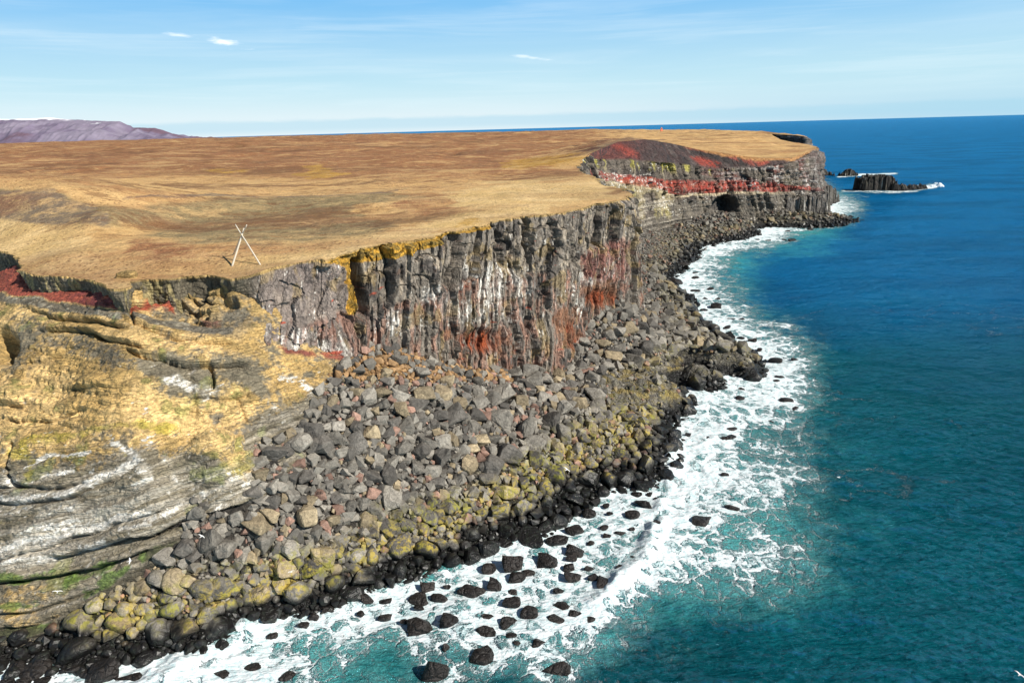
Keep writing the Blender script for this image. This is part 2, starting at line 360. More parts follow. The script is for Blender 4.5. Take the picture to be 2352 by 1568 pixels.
def sheet(i0, i1, ds, nv, smooth_n=5):
    """loft between stations i0..i1; returns base positions [s, v], arc length, v, seaward normal"""
    L = np.array([ST[i][0] for i in range(i0, i1)]); Ft = np.array([ST[i][2] for i in range(i0, i1)])
    M = np.array([ST[i][1] if ST[i][1] is not None else ST[i][0] * 0.62 + ST[i][2] * 0.38 for i in range(i0, i1)])
    seg = np.linalg.norm(np.diff((L[:, :2] + Ft[:, :2]) / 2, axis=0), axis=1); a = np.concatenate([[0], np.cumsum(seg)])
    n = max(4, int(a[-1] / ds)); s = np.linspace(0, a[-1], n)
    ip = lambda A: np.stack([np.interp(s, a, A[:, k]) for k in range(3)], -1)
    L, M, Ft = ip(L), ip(M), ip(Ft)
    w = max(3, int(2.5 / ds) | 1); ker = np.hanning(w + 2)[1:-1]; ker /= ker.sum()
    def sm(A): return np.stack([np.convolve(np.pad(A[:, k], w // 2, mode='edge'), ker, 'valid') for k in range(3)], -1)
    e0, e1 = L[0].copy(), L[-1].copy(); L = sm(L); L[0] = e0; L[-1] = e1; M = sm(M); Ft = sm(Ft)
    U = Ft + (Ft - M) * 0.15; U[:, 2] = Ft[:, 2] - 6
    v = np.linspace(0, 1, nv); P = np.empty((n, nv, 3)); vv = v * 2.45
    for j, t in enumerate(vv):
        P[:, j] = L * (1 - t) + M * t if t <= 1 else (M * (2 - t) + Ft * (t - 1) if t <= 2 else Ft + (U - Ft) * (t - 2) / 0.45)
    T = sm(np.gradient((L + Ft) / 2, axis=0)); T = np.stack([T[:, 1], -T[:, 0]], -1); T /= np.linalg.norm(T, axis=1, keepdims=True) + 1e-9
    return P, s, vv, T
def cols1(a, z, width, seed, wob=0.35):
    """vertical rock columns: depth per column and groove between them"""
    x = a / width + fbm(a * .15, z * .12, o=3, seed=seed) * wob + fbm(a * .7, z * .35, o=3, seed=seed + 5) * 0.12
    f1, f2, idd = worley(x, np.zeros_like(x) + 0.5, seed)
    # 1-D: use cell ids along x only
    xi = np.floor(x).astype(np.int64); z0 = np.zeros_like(xi)
    with np.errstate(over='ignore'):
        c = lambda k: xi + k + 0.2 + 0.6 * _h(xi + k, z0, z0, seed)
        hh = lambda k: _h(xi + k, z0, z0 + 3, seed)
    best = np.full(x.shape, 9.0); sec = np.full(x.shape, 9.0); hv = np.zeros(x.shape); tl = np.zeros(x.shape)
    for k in (-1, 0, 1, 2):
        d = np.abs(x - c(k)); nb = d < best
        sec = np.where(nb, best, np.minimum(sec, d)); hv = np.where(nb, hh(k), hv); tl = np.where(nb, (x - c(k)) * (_h(xi + k, z0, z0 + 7, seed) - .45) * 1.1, tl); best = np.where(nb, d, best)
    return hv + tl * (1.0 if width > 3 else .45), sec - best     # id value, edge distance

terrain = rockmat('rock_face', 'attr', 2.4, 9.0, 0.9, 0.16, 0.7, (1, 1, .38, .6))
tuff_m = rockmat('tuff_face', 'attr', 2.4, 9.0, 1.0, 0.2, 0.8, (.22, .22, 1.7, .3))
terrain_far = rockmat('rock_face_far', 'attr', 0.7, 2.4, 0.9, 0.6, 0.75, (1, 1, .45, .55))

WHITE = (0.62, 0.59, 0.53); RED = (0.22, 0.035, 0.03); ORED = (0.42, 0.055, 0.015)
# ---- near cliff
P, s, vv, T = sheet(0, N_NEAR, 0.15, 230)
n, nv = P.shape[:2]; A = np.repeat(s[:, None], nv, 1); Z = P[..., 2]
qx, qy = proj(P)
main = sst(qx, 545, 620)                       # 0 on the low ledge at left, 1 on the tall wall
depth = np.repeat(P[:, :1, 2], nv, 1) - Z      # metres below the edge
bnd = yi(qx, [(0, 700), (600, 740), (735, 728), (850, 705), (960, 668), (1080, 628), (1180, 622), (1290, 622), (1370, 562), (1430, 548), (2000, 540)]) + fbm(A * .2, Z * .1, o=3, seed=2) * 14
low = sst(qy, bnd - 5, bnd + 9)
hv, ed = cols1(A, Z, 5.2, 11); hv2, ed2 = cols1(A, Z, 1.5, 23); hv3, ed3 = cols1(A, Z * 2.2, 0.95, 31)
lil = sst(qx, 820, 800)                        # flat lilac wall left of the cleft
blk = worley(A * .30 + fbm(A * .3, Z * .3, seed=8) * .35, Z * .20 + fbm(A * .25, Z * .2, seed=9) * .25, 41)
dU = (hv - .5) * 4.6 - 2.6 * np.exp(-(ed / .055) ** 2) + (hv2 - .5) * 1.2 - 1.4 * np.exp(-(ed2 / .06) ** 2) + (blk[2] - .5) * 1.5 - .5 * np.exp(-((blk[1] - blk[0]) / .05) ** 2)
dL = (hv - .5) * 2.2 + (hv2 - .5) * 1.7 + (hv3 - .5) * 0.7 - 0.6 * np.exp(-(ed3 / .1) ** 2) - 0.4 * np.exp(-(ed2 / .07) ** 2) + 0.7 + (blk[2] - .5) * .6
disp = dU * (1 - low) + dL * low
dl2 = fbm(A * .25, Z * .2, o=5, seed=15) * 1.3 + (hv2 - .5) * .7 + (blk[2] - .5) * 1.2
disp = disp * (1 - lil) + (dl2 + low * dL * .35) * lil
disp += fbm(A * .9, Z * .9, o=4, seed=6) * 0.18 + ridged(A * .3, Z * .3, o=4, seed=44) * 0.35
hole = np.zeros_like(disp)
for cx, cy, rx, ry, dp in [(1090, 776, 46, 22, 1.3), (1294, 767, 15, 28, 1.0), (1371, 683, 26, 18, .9)]:
    e_ = ell(qx, qy, cx, cy, rx, ry, .4); hole = np.maximum(hole, e_ * dp)
disp -= hole
cleft = np.exp(-((qx - yi(qy, [(0, 0), (1, 0)]) - (818 + (qy - 590) * 0.10)) / 11) ** 4) * sst(qy, 588, 600) * sst(qy, 735, 712)
disp -= cleft * 9
for cx, y0, y1, w_, dp in [(1148, 525, 620, 7, 2.2), (1254, 505, 580, 8, 2.4), (1292, 500, 610, 6, 1.6), (1210, 520, 620, 3, 1.5), (1330, 560, 640, 4, 1), (1175, 560, 640, 6, 1.8), (735, 770, 800, 4, 1), (812, 715, 780, 5, 1.4), (1165, 700, 850, 5, 1.6), (1236, 640, 720, 6, 1.8), (1200, 720, 850, 7, 1.8), (905, 600, 650, 4, 1), (1385, 500, 560, 4, .8)]:
    disp -= dp * np.exp(-((qx - cx - (qy - y0) * 0.12 + fbm(Z * .5, A * 0 + cx, o=3, seed=3) * 5) / w_) ** 4) * sst(qy, y0, y0 + 14) * sst(qy, y1, y1 - 14)
bm_ = ((qx > 1150) & (qx < 1330)) * sst(qy, 730, 770)
disp += bm_ * 1.2
led = fbm(A * .35, Z * .15, o=4, seed=71) * .5 + .4 * np.floor(depth / .7 + fbm(A * .2, Z * .2, seed=5)) * -.4
disp = disp * main + (1 - main) * (led * .8 + fbm(A * .8, Z * .5, o=3, seed=16) * .4)
edgefade = sst(depth, 0.0, 1.2)
plan0 = fbm(A * 1.3, A * 0, o=4, seed=53) * .4 + fbm(A * .35, A * 0, o=4, seed=51) * .8 * (1 - main) + main * ((hv[:, :1] - .5) * 1.1 + fbm(A[:, :1] * .5, A[:, :1] * 0, o=3, seed=12) * .4)
disp = disp * (0.25 + 0.75 * edgefade) + plan0 * (1 - edgefade)
fillet = sst(depth, 0, 2.0)
turf = polym(qx, qy, [(735, 600), (760, 580), (850, 550), (1000, 528), (1120, 505), (1128, 520), (1040, 536), (985, 562), (900, 588), (850, 602), (818, 614), (812, 720), (796, 722), (800, 640), (790, 610)], 7)
turf = sst(turf + fbm(A * .5, Z * .5, o=4, seed=31) * .45, .35, .6)
disp += turf * (fbm(A * 1.2, Z * 1.2, o=3, seed=81) * .35)
P1 = P.copy(); P1[..., :2] += T[:, None, :] * disp[..., None]
P1[..., 2] += fbm(A * .6, Z * .6, o=3, seed=61) * .18 * edgefade - main * turf * .4 * (1 - edgefade)
c = np.zeros(P.shape) + np.array((0.17, 0.145, 0.118))
n1 = fbm(A * .3, Z * .3, o=5, seed=101); n2 = fbm(A * 1.1, Z * .35, o=5, seed=102); n3 = fbm(A * 1.6, Z * .18, o=4, seed=103)
c = mixc(c, (0.062, 0.053, 0.047), sst(n1, .0, .35) * .85)
c = mixc(c, (0.34, 0.28, 0.21), sst(n2, .10, .5) * .75)
c = mixc(c, (0.19, 0.152, 0.135), lil * .65)
c = mixc(c, (0.24, 0.115, 0.08), low * sst(n2 + .1 * n1, -.15, .4) * .7)
c = mixc(c, (0.25, 0.095, 0.075), polym(qx, qy, [(1330, 590), (1420, 545), (1424, 640), (1340, 655)], 8) * .7 * sst(n3, -.5, .1))
c = mixc(c, (0.27, 0.19, 0.075), sst(fbm(A * .35, Z * .25, o=4, seed=105), .25, .5) * .5 * main)
# guano
wf = np.zeros_like(A)
for cx, cy, rx, ry, k in [(1120, 660, 42, 60, 1), (760, 805, 55, 26, 1), (680, 770, 60, 25, .8), (965, 672, 22, 22, .9), (1010, 700, 26, 40, .9), (900, 735, 60, 28, .8), (1195, 650, 26, 40, .9), (1320, 635, 14, 26, .8), (1360, 650, 26, 12, 1), (1325, 700, 28, 20, .9), (1085, 720, 60, 30, .7), (1390, 615, 20, 30, .6), (1150, 720, 50, 30, .5), (600, 740, 40, 30, .6), (870, 590, 6, 6, .5), (1000, 600, 8, 10, .8), (1060, 620, 20, 14, .5), (1280, 660, 25, 30, .5), (1240, 700, 25, 20, .4)]:
    wf = np.maximum(wf, ell(qx, qy, cx, cy, rx, ry, .7) * k)
spk = fbm(A * 2.2, Z * .6, o=4, seed=111)
fine = fbm(A * 5.5, Z * 2.5, o=2, seed=118); wm = sst(wf * .62 + spk * .8 + n3 * .5 + fine * .4, .72, .95) * main * .9
wm = np.maximum(wm, sst(n3 + spk * .6, .85, 1.1) * .5 * low * main)
wash = sst(wf + n3 * .4 + n1 * .3, .3, 1.0) * .28
c = mixc(c, (0.46, 0.43, 0.39), wash * main); c = mixc(c, WHITE, wm)
# rust
rs = polym(qx, qy, [(1262, 700), (1320, 695), (1300, 740), (1320, 770), (1280, 805), (1250, 770)], 14)
rs = np.maximum(rs, polym(qx, qy, [(1330, 660), (1400, 640), (1410, 700), (1350, 720)], 12))
rs = np.maximum(rs, .5 * polym(qx, qy, [(1010, 755), (1150, 750), (1180, 800), (1120, 840), (1010, 830)], 14))
c = mixc(c, (0.22, 0.10, 0.05), sst(rs + n1 * .5 + spk * .4, .35, .9) * .75)
for cx, cy, rx, ry in [(1090, 780, 46, 22), (1294, 770, 13, 26), (1371, 684, 26, 17), (1362, 760, 9, 14)]:
    c = mixc(c, (0.19, 0.042, 0.014), ell(qx, qy, cx, cy, rx, ry, .5) * sst(n2 + spk * .5, -.7, .2)); c = mixc(c, (0.30, 0.062, 0.014), ell(qx, qy, cx, cy, rx, ry, .5) * sst(spk + n2, .2, .6) * .8)
c = mixc(c, (0.32, 0.05, 0.02), sst(fbm(A * .5, Z * 2.0, o=3, seed=77) + .9 * polym(qx, qy, [(600, 790), (780, 805), (790, 825), (640, 822)], 8), .8, 1.1) * .9)
gr = mixc(np.zeros(P.shape) + np.array((0.42, 0.23, 0.028)), (0.20, 0.13, 0.03), sst(fbm(A * 1.5, Z * 1.5, o=4, seed=91), -.1, .4))
c = c * (1 - (turf * main)[..., None]) + gr * (turf * main)[..., None]
lip_c = (0.50, 0.33, 0.12)
c = mixc(c, (0.10, 0.085, 0.055), (1 - main) * .9); c = mixc(c, (0.25, 0.2, 0.09), (1 - main) * sst(n2, .1, .4) * .8)
c = mixc(c, (0.36, 0.24, 0.09), sst(depth + n1 * .4, .5, .15) * .9)
c = mixc(c, (0.17, 0.12, 0.04), sst(qx, 1300, 1380) * 0)
c = mixc(c, (0.05, 0.042, 0.036), sst(P[..., 1], 285, 305) * sst(n1, -.6, .1))
cliff = newmesh('cliff', P1.reshape(-1, 3), gridf(n, nv)[:, ::-1], terrain, False, c.reshape(-1, 3)); cliff['kind'] = 'structure'
TOP = [P1[:, 0]]

# ---- bay cliff (red bands) and far coast
def bands(P, A, Z, qx, qy, T, amp):
    depth = P[:, :1, 2] - Z
    base = fbm(A * .04, Z * .1, o=5, seed=201) * 2.0 + ridged(A * .06, Z * .05, o=4, seed=204) * 2.0
    hv, ed = cols1(A, Z, 6.0, 211); hv2, ed2 = cols1(A, Z, 2.4, 213)
    tier = sst(qy, 372, 380) * 1.0
    return base, hv, ed, hv2, ed2
P, s, vv, T = sheet(N_NEAR - 2, N_BAY + 3, 0.55, 190)
n, nv = P.shape[:2]; A = np.repeat(s[:, None], nv, 1); Z = P[..., 2]; VV = np.repeat(vv[None], n, 0)
qx, qy = proj(P); depth = P[:, :1, 2] - Z
stt = yi(qx, [(1330, 357), (1350, 362), (1388, 366), (1430, 364), (1500, 372), (1570, 377), (1640, 388), (1700, 384), (1758, 384), (1823, 372), (1868, 350), (1890, 345)])
wall = sst(qy, stt - 2, stt + 4)               # 0 on the cinder slope, 1 on the rock wall
hv, ed = cols1(A, Z, 8.0, 211); hv2, ed2 = cols1(A, Z, 3.0, 213)
stra = fbm(A * .02, Z * .9 + qx * .004, o=4, seed=215)
disp = wall * ((hv - .5) * 5.0 - 2.4 * np.exp(-(ed / .08) ** 2) + (hv2 - .5) * 2.2 - .8 * np.exp(-(ed2 / .1) ** 2) + stra * .7) + fbm(A * .05, Z * .05, o=5, seed=216) * 2.2 + fbm(A * .4, Z * .4, o=4, seed=217) * .7
lowg = yi(qx, [(1400, 455), (1470, 450), (1560, 458), (1650, 455), (1700, 440), (1850, 440)])
lowl = sst(qy, lowg, lowg + 8)
smoo = sst(qx, 1660, 1600)
disp *= 1 - .65 * lowl * smoo * wall
disp += lowl * wall * (1.6 + smoo * (ell(qx, qy, 1560, 490, 110, 40, .5) * -2.5 + stra * 1.1))
disp -= ell(qx, qy, 1664, 472, 24, 20, .4) * 14
for cx, w_, y0, y1, dp in [(1738, 6, 440, 520, 4), (1765, 6, 440, 500, 3), (1770, 4, 370, 440, 2.5), (1810, 4, 380, 440, 2), (1835, 8, 430, 480, 3.5), (1600, 3, 375, 410, 2), (1520, 3, 370, 405, 2), (1480, 3, 365, 400, 2), (1700, 5, 330, 372, 2), (1398, 12, 350, 410, 3)]:
    disp -= dp * np.exp(-((qx - cx - fbm(Z * .2, A * 0 + cx, o=3, seed=3) * 5) / w_) ** 4) * sst(qy, y0, y0 + 10) * sst(qy, y1, y1 - 10)
ef = sst(depth, 0, 2.5); disp = disp * (.15 + .85 * ef)
gul = (1 - wall) * sst(depth, 1, 6); disp += gul * (ridged(A * .12, Z * .03, o=3, seed=231) - .5) * 1.6
P1 = P.copy(); P1[..., :2] += T[:, None, :] * disp[..., None]
rb0 = yi(qx, [(1380, 402), (1481, 419), (1560, 431), (1880, 432)]); n1 = fbm(A * .08, Z * .12, o=5, seed=301); n2 = fbm(A * .3, Z * .08, o=5, seed=302); n3 = fbm(A * .04, Z * 1.0 , o=4, seed=303); sp = fbm(A * .9, Z * .8, o=4, seed=304)
c = np.zeros(P.shape) + np.array((0.105, 0.086, 0.068))
c = mixc(c, (0.05, 0.041, 0.036), sst(n1, 0, .4)); c = mixc(c, (0.20, 0.165, 0.115), sst(n2, .1, .5) * .7); c = mixc(c, (0.13, 0.040, 0.030), sst(n1 + n3 * .7, -.05, .3) * .8 * sst(qx, 1560, 1650) * sst(qy, rb0 + 2, rb0 - 6))
c = mixc(c, (0.30, 0.26, 0.05), sst(n2 + n1 * .5, .0, .35) * .85 * sst(qy, stt + 28, stt + 10) * sst(qx, 1700, 1620))
c = mixc(c, (0.34, 0.31, 0.28), sst(n3 + sp * .3, .05, .35) * .55 * sst(qx, 1590, 1680) * (1 - lowl))
c = mixc(c, (0.50, 0.46, 0.42), sst(sp + n1, .25, .7) * .8 * sst(qx, 1740, 1780) * sst(qy, 374, 384) * sst(qy, 436, 428))
rb = yi(qx, [(1380, 402), (1395, 407), (1481, 419), (1560, 431), (1676, 427), (1774, 431), (1850, 433), (1880, 433)])
rw = yi(qx, [(1380, 10), (1481, 11), (1560, 17), (1676, 13), (1774, 11), (1830, 6), (1880, 4)])
bandm = 1 - sst(np.abs(qy - rb + n1 * 5) / rw, .75, 1.15)
c = mixc(c, (0.31, 0.045, 0.03), bandm * sst(sp, -.8, .4)); c = mixc(c, (0.34, 0.075, 0.04), bandm * sst(n3, .1, .4) * .6); c = mixc(c, (0.10, 0.045, 0.04), bandm * sst(n2 + sp * .4, .15, .5) * .6); c = mixc(c, (0.32, 0.20, 0.15), bandm * sst(fbm(A * .5, Z * .25, o=4, seed=333), .25, .5) * .4)
c = mixc(c, (0.52, 0.42, 0.27), (1 - sst(np.abs(qy - rb - rw - 3 + n1 * 3), 1.5, 4.0)) * .8 * sst(qx, 1830, 1750))
tanm = polym(qx, qy, [(1388, 415), (1500, 430), (1560, 452), (1540, 478), (1548, 500), (1500, 500), (1440, 522), (1400, 500)], 10)
c = mixc(c, (0.27, 0.22, 0.125), tanm * sst(n1 + n3 * .6, -.3, .3) * .8); c = mixc(c, (0.34, 0.29, 0.10), tanm * sst(n2, .1, .4) * .6)
c = mixc(c, (0.115, 0.10, 0.08), lowl * (1 - tanm) * .7)
c = mixc(c, (0.35, 0.31, 0.25), lowl * sst(n3, .05, .3) * .6 * smoo)
c = mixc(c, WHITE, sst(fbm(A * 1.6, Z * 1.3, o=3, seed=305) + n1 * .5 + .25 * polym(qx, qy, [(1380, 395), (1480, 410), (1560, 430), (1560, 445), (1390, 430)], 8) + .12 * bandm, .75, .95) * .8 * wall)
c = mixc(c, (0.055, 0.05, 0.047), ell(qx, qy, 1665, 470, 24, 20, .4) * .8)  # cave hollow: its shade is painted into the rock colour too
cin = (1 - wall)
cc = mixc(np.zeros(P.shape) + np.array((0.06, 0.036, 0.032)), (0.11, 0.036, 0.028), sst(qx + n1 * 30, 1490, 1400))
cc = mixc(cc, (0.03, 0.025, 0.024), sst(n2 + sp * .5, .0, .45) * .8); cc = mixc(cc, (0.10, 0.085, 0.075), sst(-n2 + sp * .4, .1, .5) * .6 * sst(qx, 1470, 1520))
cc = mixc(cc, (0.03, 0.024, 0.022), polym(qx, qy, [(1580, 338), (1620, 342), (1725, 368), (1715, 384), (1660, 372), (1600, 356)], 4) * sst(sp, -.6, .1))
cc = mixc(cc, (0.22, 0.04, 0.025), polym(qx, qy, [(1405, 333), (1425, 330), (1462, 352), (1462, 362), (1440, 360)], 7) * sst(sp, -.7, 0))
cc = mixc(cc, (0.24, 0.04, 0.025), polym(qx, qy, [(1585, 360), (1610, 360), (1655, 374), (1650, 386), (1610, 380)], 5) * sst(sp, -.7, .1))
cc = mixc(cc, (0.23, 0.05, 0.03), polym(qx, qy, [(1570, 332), (1650, 345), (1750, 362), (1770, 374), (1740, 384), (1660, 356), (1580, 342)], 4) * sst(n2, -.6, .1))
cc = mixc(cc, (0.34, 0.17, 0.06), sst(depth + n1 * 2, 2.2, .6) * sst(qx, 1560, 1620))
c = c * (1 - cin[..., None]) + cc * cin[..., None]
c = mixc(c, (0.13, 0.12, 0.11), sst(qx, 1855, 1870) * .6)
bay = newmesh('bay_cliff', P1.reshape(-1, 3), gridf(n, nv)[:, ::-1], terrain_far, True, c.reshape(-1, 3)); bay['kind'] = 'structure'
TOP.append(P1[8:, 0])

P, s, vv, T = sheet(N_BAY + 2, N_ALL, 3.0, 60)
n, nv = P.shape[:2]; A = np.repeat(s[:, None], nv, 1); Z = P[..., 2]
hv, ed = cols1(A, Z, 9.0, 411); hv2, ed2 = cols1(A, Z, 4.0, 413)
disp = (hv - .5) * 7 - 3 * np.exp(-(ed / .12) ** 2) + (hv2 - .5) * 3.5 + fbm(A * .05, Z * .1, o=4, seed=414) * 4; disp *= sst(P[:, :1, 2] - Z, 0, 3)
P1 = P.copy(); P1[..., :2] += T[:, None, :] * disp[..., None]
c = np.zeros(P.shape) + np.array((0.085, 0.08, 0.075)); c = mixc(c, (0.30, 0.28, 0.26), sst(fbm(A * .1, Z * .4, o=4, seed=415), .1, .5) * .7)
farc = newmesh('headland_cliff', P1.reshape(-1, 3), gridf(n, nv)[:, ::-1], terrain_far, True, c.reshape(-1, 3)); farc['kind'] = 'structure'
TOP.append(P1[6:, 0])

# ------------------------------------------------------------------ tuff hillside mesh
gx, gy = np.meshgrid(np.arange(-112, -17, 0.15), np.concatenate([np.arange(66, 92, .075), np.arange(92, 136, .14)]), indexing='ij')
z = Ht(gx, gy); P = np.stack([gx, gy, z], -1); qx, qy = proj(P)
d = np.zeros_like(z)
nA = fbm(gx * .12, gy * .12, z * .12, 5, 501); nB = fbm(gx * .5, gy * .5, z * .5, 4, 502); nC = fbm(gx * 1.6, gy * 1.6, z * 1.6, 3, 503)
wx = qx + nA * 10; wy = qy + nA * 6 + fbm(gx * .3, gy * .3, z * .3, 3, 504) * 5
def step_(poly, hgt, wup=26., wdn=5.0, x0=None):
    """ledge: rock stands proud above the line and is cut back below it"""
    p = np.array(poly); yy = np.interp(wx, p[:, 0], p[:, 1]); inx = sst(wx, p[0, 0] - 20, p[0, 0] + 25) * sst(wx, p[-1, 0] + 20, p[-1, 0] - 25)
    t = wy - yy
    up_ = np.where(t < 0, np.clip(1 + t / wup, 0, 1) ** 1.3, 0); dn = np.where(t >= 0, np.clip(1 - (t - wdn) / wup, 0, 1) ** 1.5, 0)
    k = sst(t, -wdn * .5, wdn * .5)
    return inx * hgt * (up_ * (1 - k) * .27 - dn * k * .25) - inx * (.35 + .3 * hgt) * (.6 + .8 * np.clip(nB + .3, 0, 1)) * np.exp(-((t - wdn * .6) / (wdn * .62)) ** 2)
LED = [([(0, 697), (60, 700), (105, 716), (150, 728), (240, 742), (290, 752)], 1.5, 14), ([(288, 733), (330, 744), (400, 768), (460, 783), (540, 790)], 1.4, 14),
       ([(275, 700), (330, 712), (420, 735), (520, 752)], .8, 12), ([(95, 756), (150, 755), (200, 763), (260, 781), (327, 795)], 2.2, 24), ([(299, 805), (369, 818), (425, 831), (500, 832), (560, 828)], 2.6, 30),
       ([(60, 840), (134, 819), (170, 800)], 1.2, 16), ([(120, 1278), (232, 1249), (349, 1229), (415, 1189), (465, 1177), (548, 1159), (600, 1140)], 3.0, 40),
       ([(-60, 1365), (0, 1343), (116, 1317), (199, 1304), (282, 1292), (340, 1262)], 2.6, 24), ([(-60, 1292), (0, 1290), (60, 1275), (150, 1240), (250, 1205), (345, 1180), (370, 1165)], 1.1, 14), ([(-60, 1160), (0, 1152), (100, 1150), (190, 1140), (260, 1100), (316, 1060)], 1.3, 14),
       ([(-20, 1110), (20, 1112), (120, 1120), (190, 1112)], 1.0, 12), ([(-60, 1420), (40, 1405), (120, 1385), (220, 1350)], 1.2, 12), ([(-60, 1450), (60, 1435), (140, 1410)], .9, 10),
       ([(170, 890), (215, 897), (270, 892)], .5, 12), ([(0, 925), (40, 930), (70, 922)], 1.6, 14), ([(270, 655), (300, 672), (350, 676), (400, 668), (450, 676)], 1.6, 16), ([(300, 690), (380, 690), (430, 705), (460, 722)], 1.5, 14),
       ([(390, 640), (450, 646), (500, 642), (560, 655)], 1.6, 10), ([(395, 680), (440, 690), (500, 700), (530, 690)], 1.2, 10), ([(10, 955), (120, 962), (200, 940)], .7, 12), ([(430, 905), (520, 915), (590, 905)], .7, 12)]
for pl, hg, wu in LED: d += step_(pl, hg, wu)
# vertical creases
for pl, w_, dp in [([(478, 833), (482, 886)], 4, 1.3), ([(534, 904), (548, 930), (562, 962)], 5, .5), ([(430, 835), (432, 900), (440, 945)], 9, .6), ([(17, 1020), (8, 1070), (17, 1108), (40, 1115)], 4, 2.2), ([(540, 1000), (550, 1060)], 5, .6), ([(98, 722), (96, 745)], 3, .9), ([(300, 715), (306, 735)], 4, 1.2), ([(200, 700), (202, 718)], 3, .9), ([(455, 650), (475, 700)], 5, 1.2), ([(350, 655), (390, 665)], 4, 1.0)]:
    d -= dp * np.exp(-(segd(wx, wy, pl) / w_) ** 2)
d -= ell(wx, wy, 8, 798, 30, 34, .5) * 3.5; d += ell(wx, wy, 222, 888, 34, 18, .5) * 1.0; d += ell(wx, wy, 22, 905, 40, 20, .5) * 1.2
# fine bedding planes
bed = wy - yi(qx, [(-100, 330), (0, 320), (300, 240), (600, 110), (750, 60)])
stl = sst(wy, yi(qx, [(0, 1020), (240, 960), (450, 960), (640, 900)]), yi(qx, [(0, 1060), (240, 1000), (450, 1000), (640, 960)]))
d += stl * (fbm(bed * .10, gx * .03, o=4, seed=511) * .38 + fbm(bed * .35, gx * .05, o=3, seed=512) * .05)
bed2 = wy - yi(qx, [(-100, -40), (0, 0), (300, 50), (600, 80)])
d += (1 - stl) * (fbm(bed2 * .07, gx * .03, o=4, seed=513) * .26 + ridged(gx * .35, gy * .35, z * .6, 4, 514) * .22)
upr = sst(qy, 735, 700) * (1 - sst(qx, 262, 300)); d *= 1 - .75 * upr * sst(qy, 660, 668)
blob_ = polym(qx, qy, [(270, 640), (400, 625), (560, 635), (560, 700), (500, 730), (420, 740), (330, 720), (280, 690)], 10)
w5 = worley(gx * .33 + nB * .3, gy * .5 + nA * .3, 515); d += blob_ * ((w5[2] - .4) * 2.2 * sst(w5[1] - w5[0], 0, .18) + nB * .3)
d += nB * .13 + nC * .15 + nA * .22
w6 = worley(gx * .8, gy * 1.1, 516); pk = polym(qx, qy, [(0, 830), (60, 770), (120, 760), (200, 830), (240, 900), (200, 960), (60, 1000), (0, 1010)], 20)
d -= pk * sst(w6[0], .32, .1) * .4
nrm = gnormals(P); nrm *= np.sign(nrm[..., 2:3]); P1 = P + nrm * d[..., None]
# colours of the beds
GREY = np.array((0.165, 0.14, 0.095)); YEL = np.array((0.58, 0.395, 0.17))
yel = rbf([(x, y, v) for x, y, v in [(0, 760, .75), (60, 720, .6), (150, 745, .85), (250, 775, .8), (330, 805, .9), (420, 800, .75), (500, 800, .8), (560, 790, .7), (640, 820, .55), (700, 840, .6),
     (40, 800, .2), (60, 770, .25), (120, 775, .35), (180, 780, .3), (250, 800, .35), (100, 850, .95), (180, 850, 1), (60, 900, .8), (120, 950, 1), (200, 960, .8), (250, 900, .85), (320, 880, .95), (380, 930, .95), (300, 960, .85), (420, 930, .8), (440, 985, .95), (480, 1020, .95), (540, 1070, 1), (560, 1040, .6), (500, 960, .6),
     (270, 815, .2), (330, 830, .05), (400, 835, 0), (300, 850, .5), (420, 880, .15), (460, 860, .1), (500, 850, .5), (550, 860, .1), (590, 890, .1), (540, 900, .9), (580, 930, .85), (600, 960, .3), (620, 880, .6), (640, 930, .35), (700, 900, .5), (660, 1000, .05), (600, 1010, 0), (500, 1080, .1), (450, 1060, .15), (600, 1080, 0), (700, 960, .05), (740, 870, .45), (730, 920, .05),
     (100, 1010, .8), (0, 1000, .8), (200, 1020, .55), (60, 1060, .35), (300, 1040, .3), (100, 1120, .1), (0, 1150, .1), (250, 1150, 0), (400, 1150, 0), (350, 1080, .1), (200, 1250, .05), (50, 1230, .1), (300, 1300, 0), (450, 1220, 0), (500, 1150, 0), (100, 1300, .05), (0, 1320, .1), (60, 1380, .55), (20, 1410, .6), (120, 1370, .5), (150, 1420, .1), (0, 1460, .05), (400, 670, .6), (480, 665, .6), (330, 660, .75), (450, 720, .55), (540, 740, .4), (400, 720, .3)]], 12)(qx, qy)
c = np.zeros(P.shape) + GREY
c = mixc(c, (0.29, 0.255, 0.20), sst(fbm(bed * .12, gx * .05, o=5, seed=521), -.15, .35) * .75 * stl); c = mixc(c, (0.11, 0.095, 0.07), sst(nB + nA, .3, .8) * .6)
ym = sst(yel + nB * .24 + nA * .12 + nC * .22 + fbm(gx * 4, gy * 4, z * 4, 2, 541) * .12, .34, .68)
yc = mixc(np.zeros(P.shape) + YEL, (0.36, 0.23, 0.075), sst(nA + nB * .5, .0, .5) * .7); yc = mixc(yc, (0.53, 0.37, 0.15), sst(-nA + nB * .4, .1, .5) * .7); yc = mixc(yc, (0.24, 0.17, 0.07), sst(nC * .6 + nB + .1, .45, .75) * .7)
c = c * (1 - ym[..., None]) + yc * ym[..., None]
sp = fbm(bed * .16, gx * .45, o=5, seed=531) * .8 + fbm(gx * 3.2, gy * 3.2, z * 3.2, 2, 533) * .45
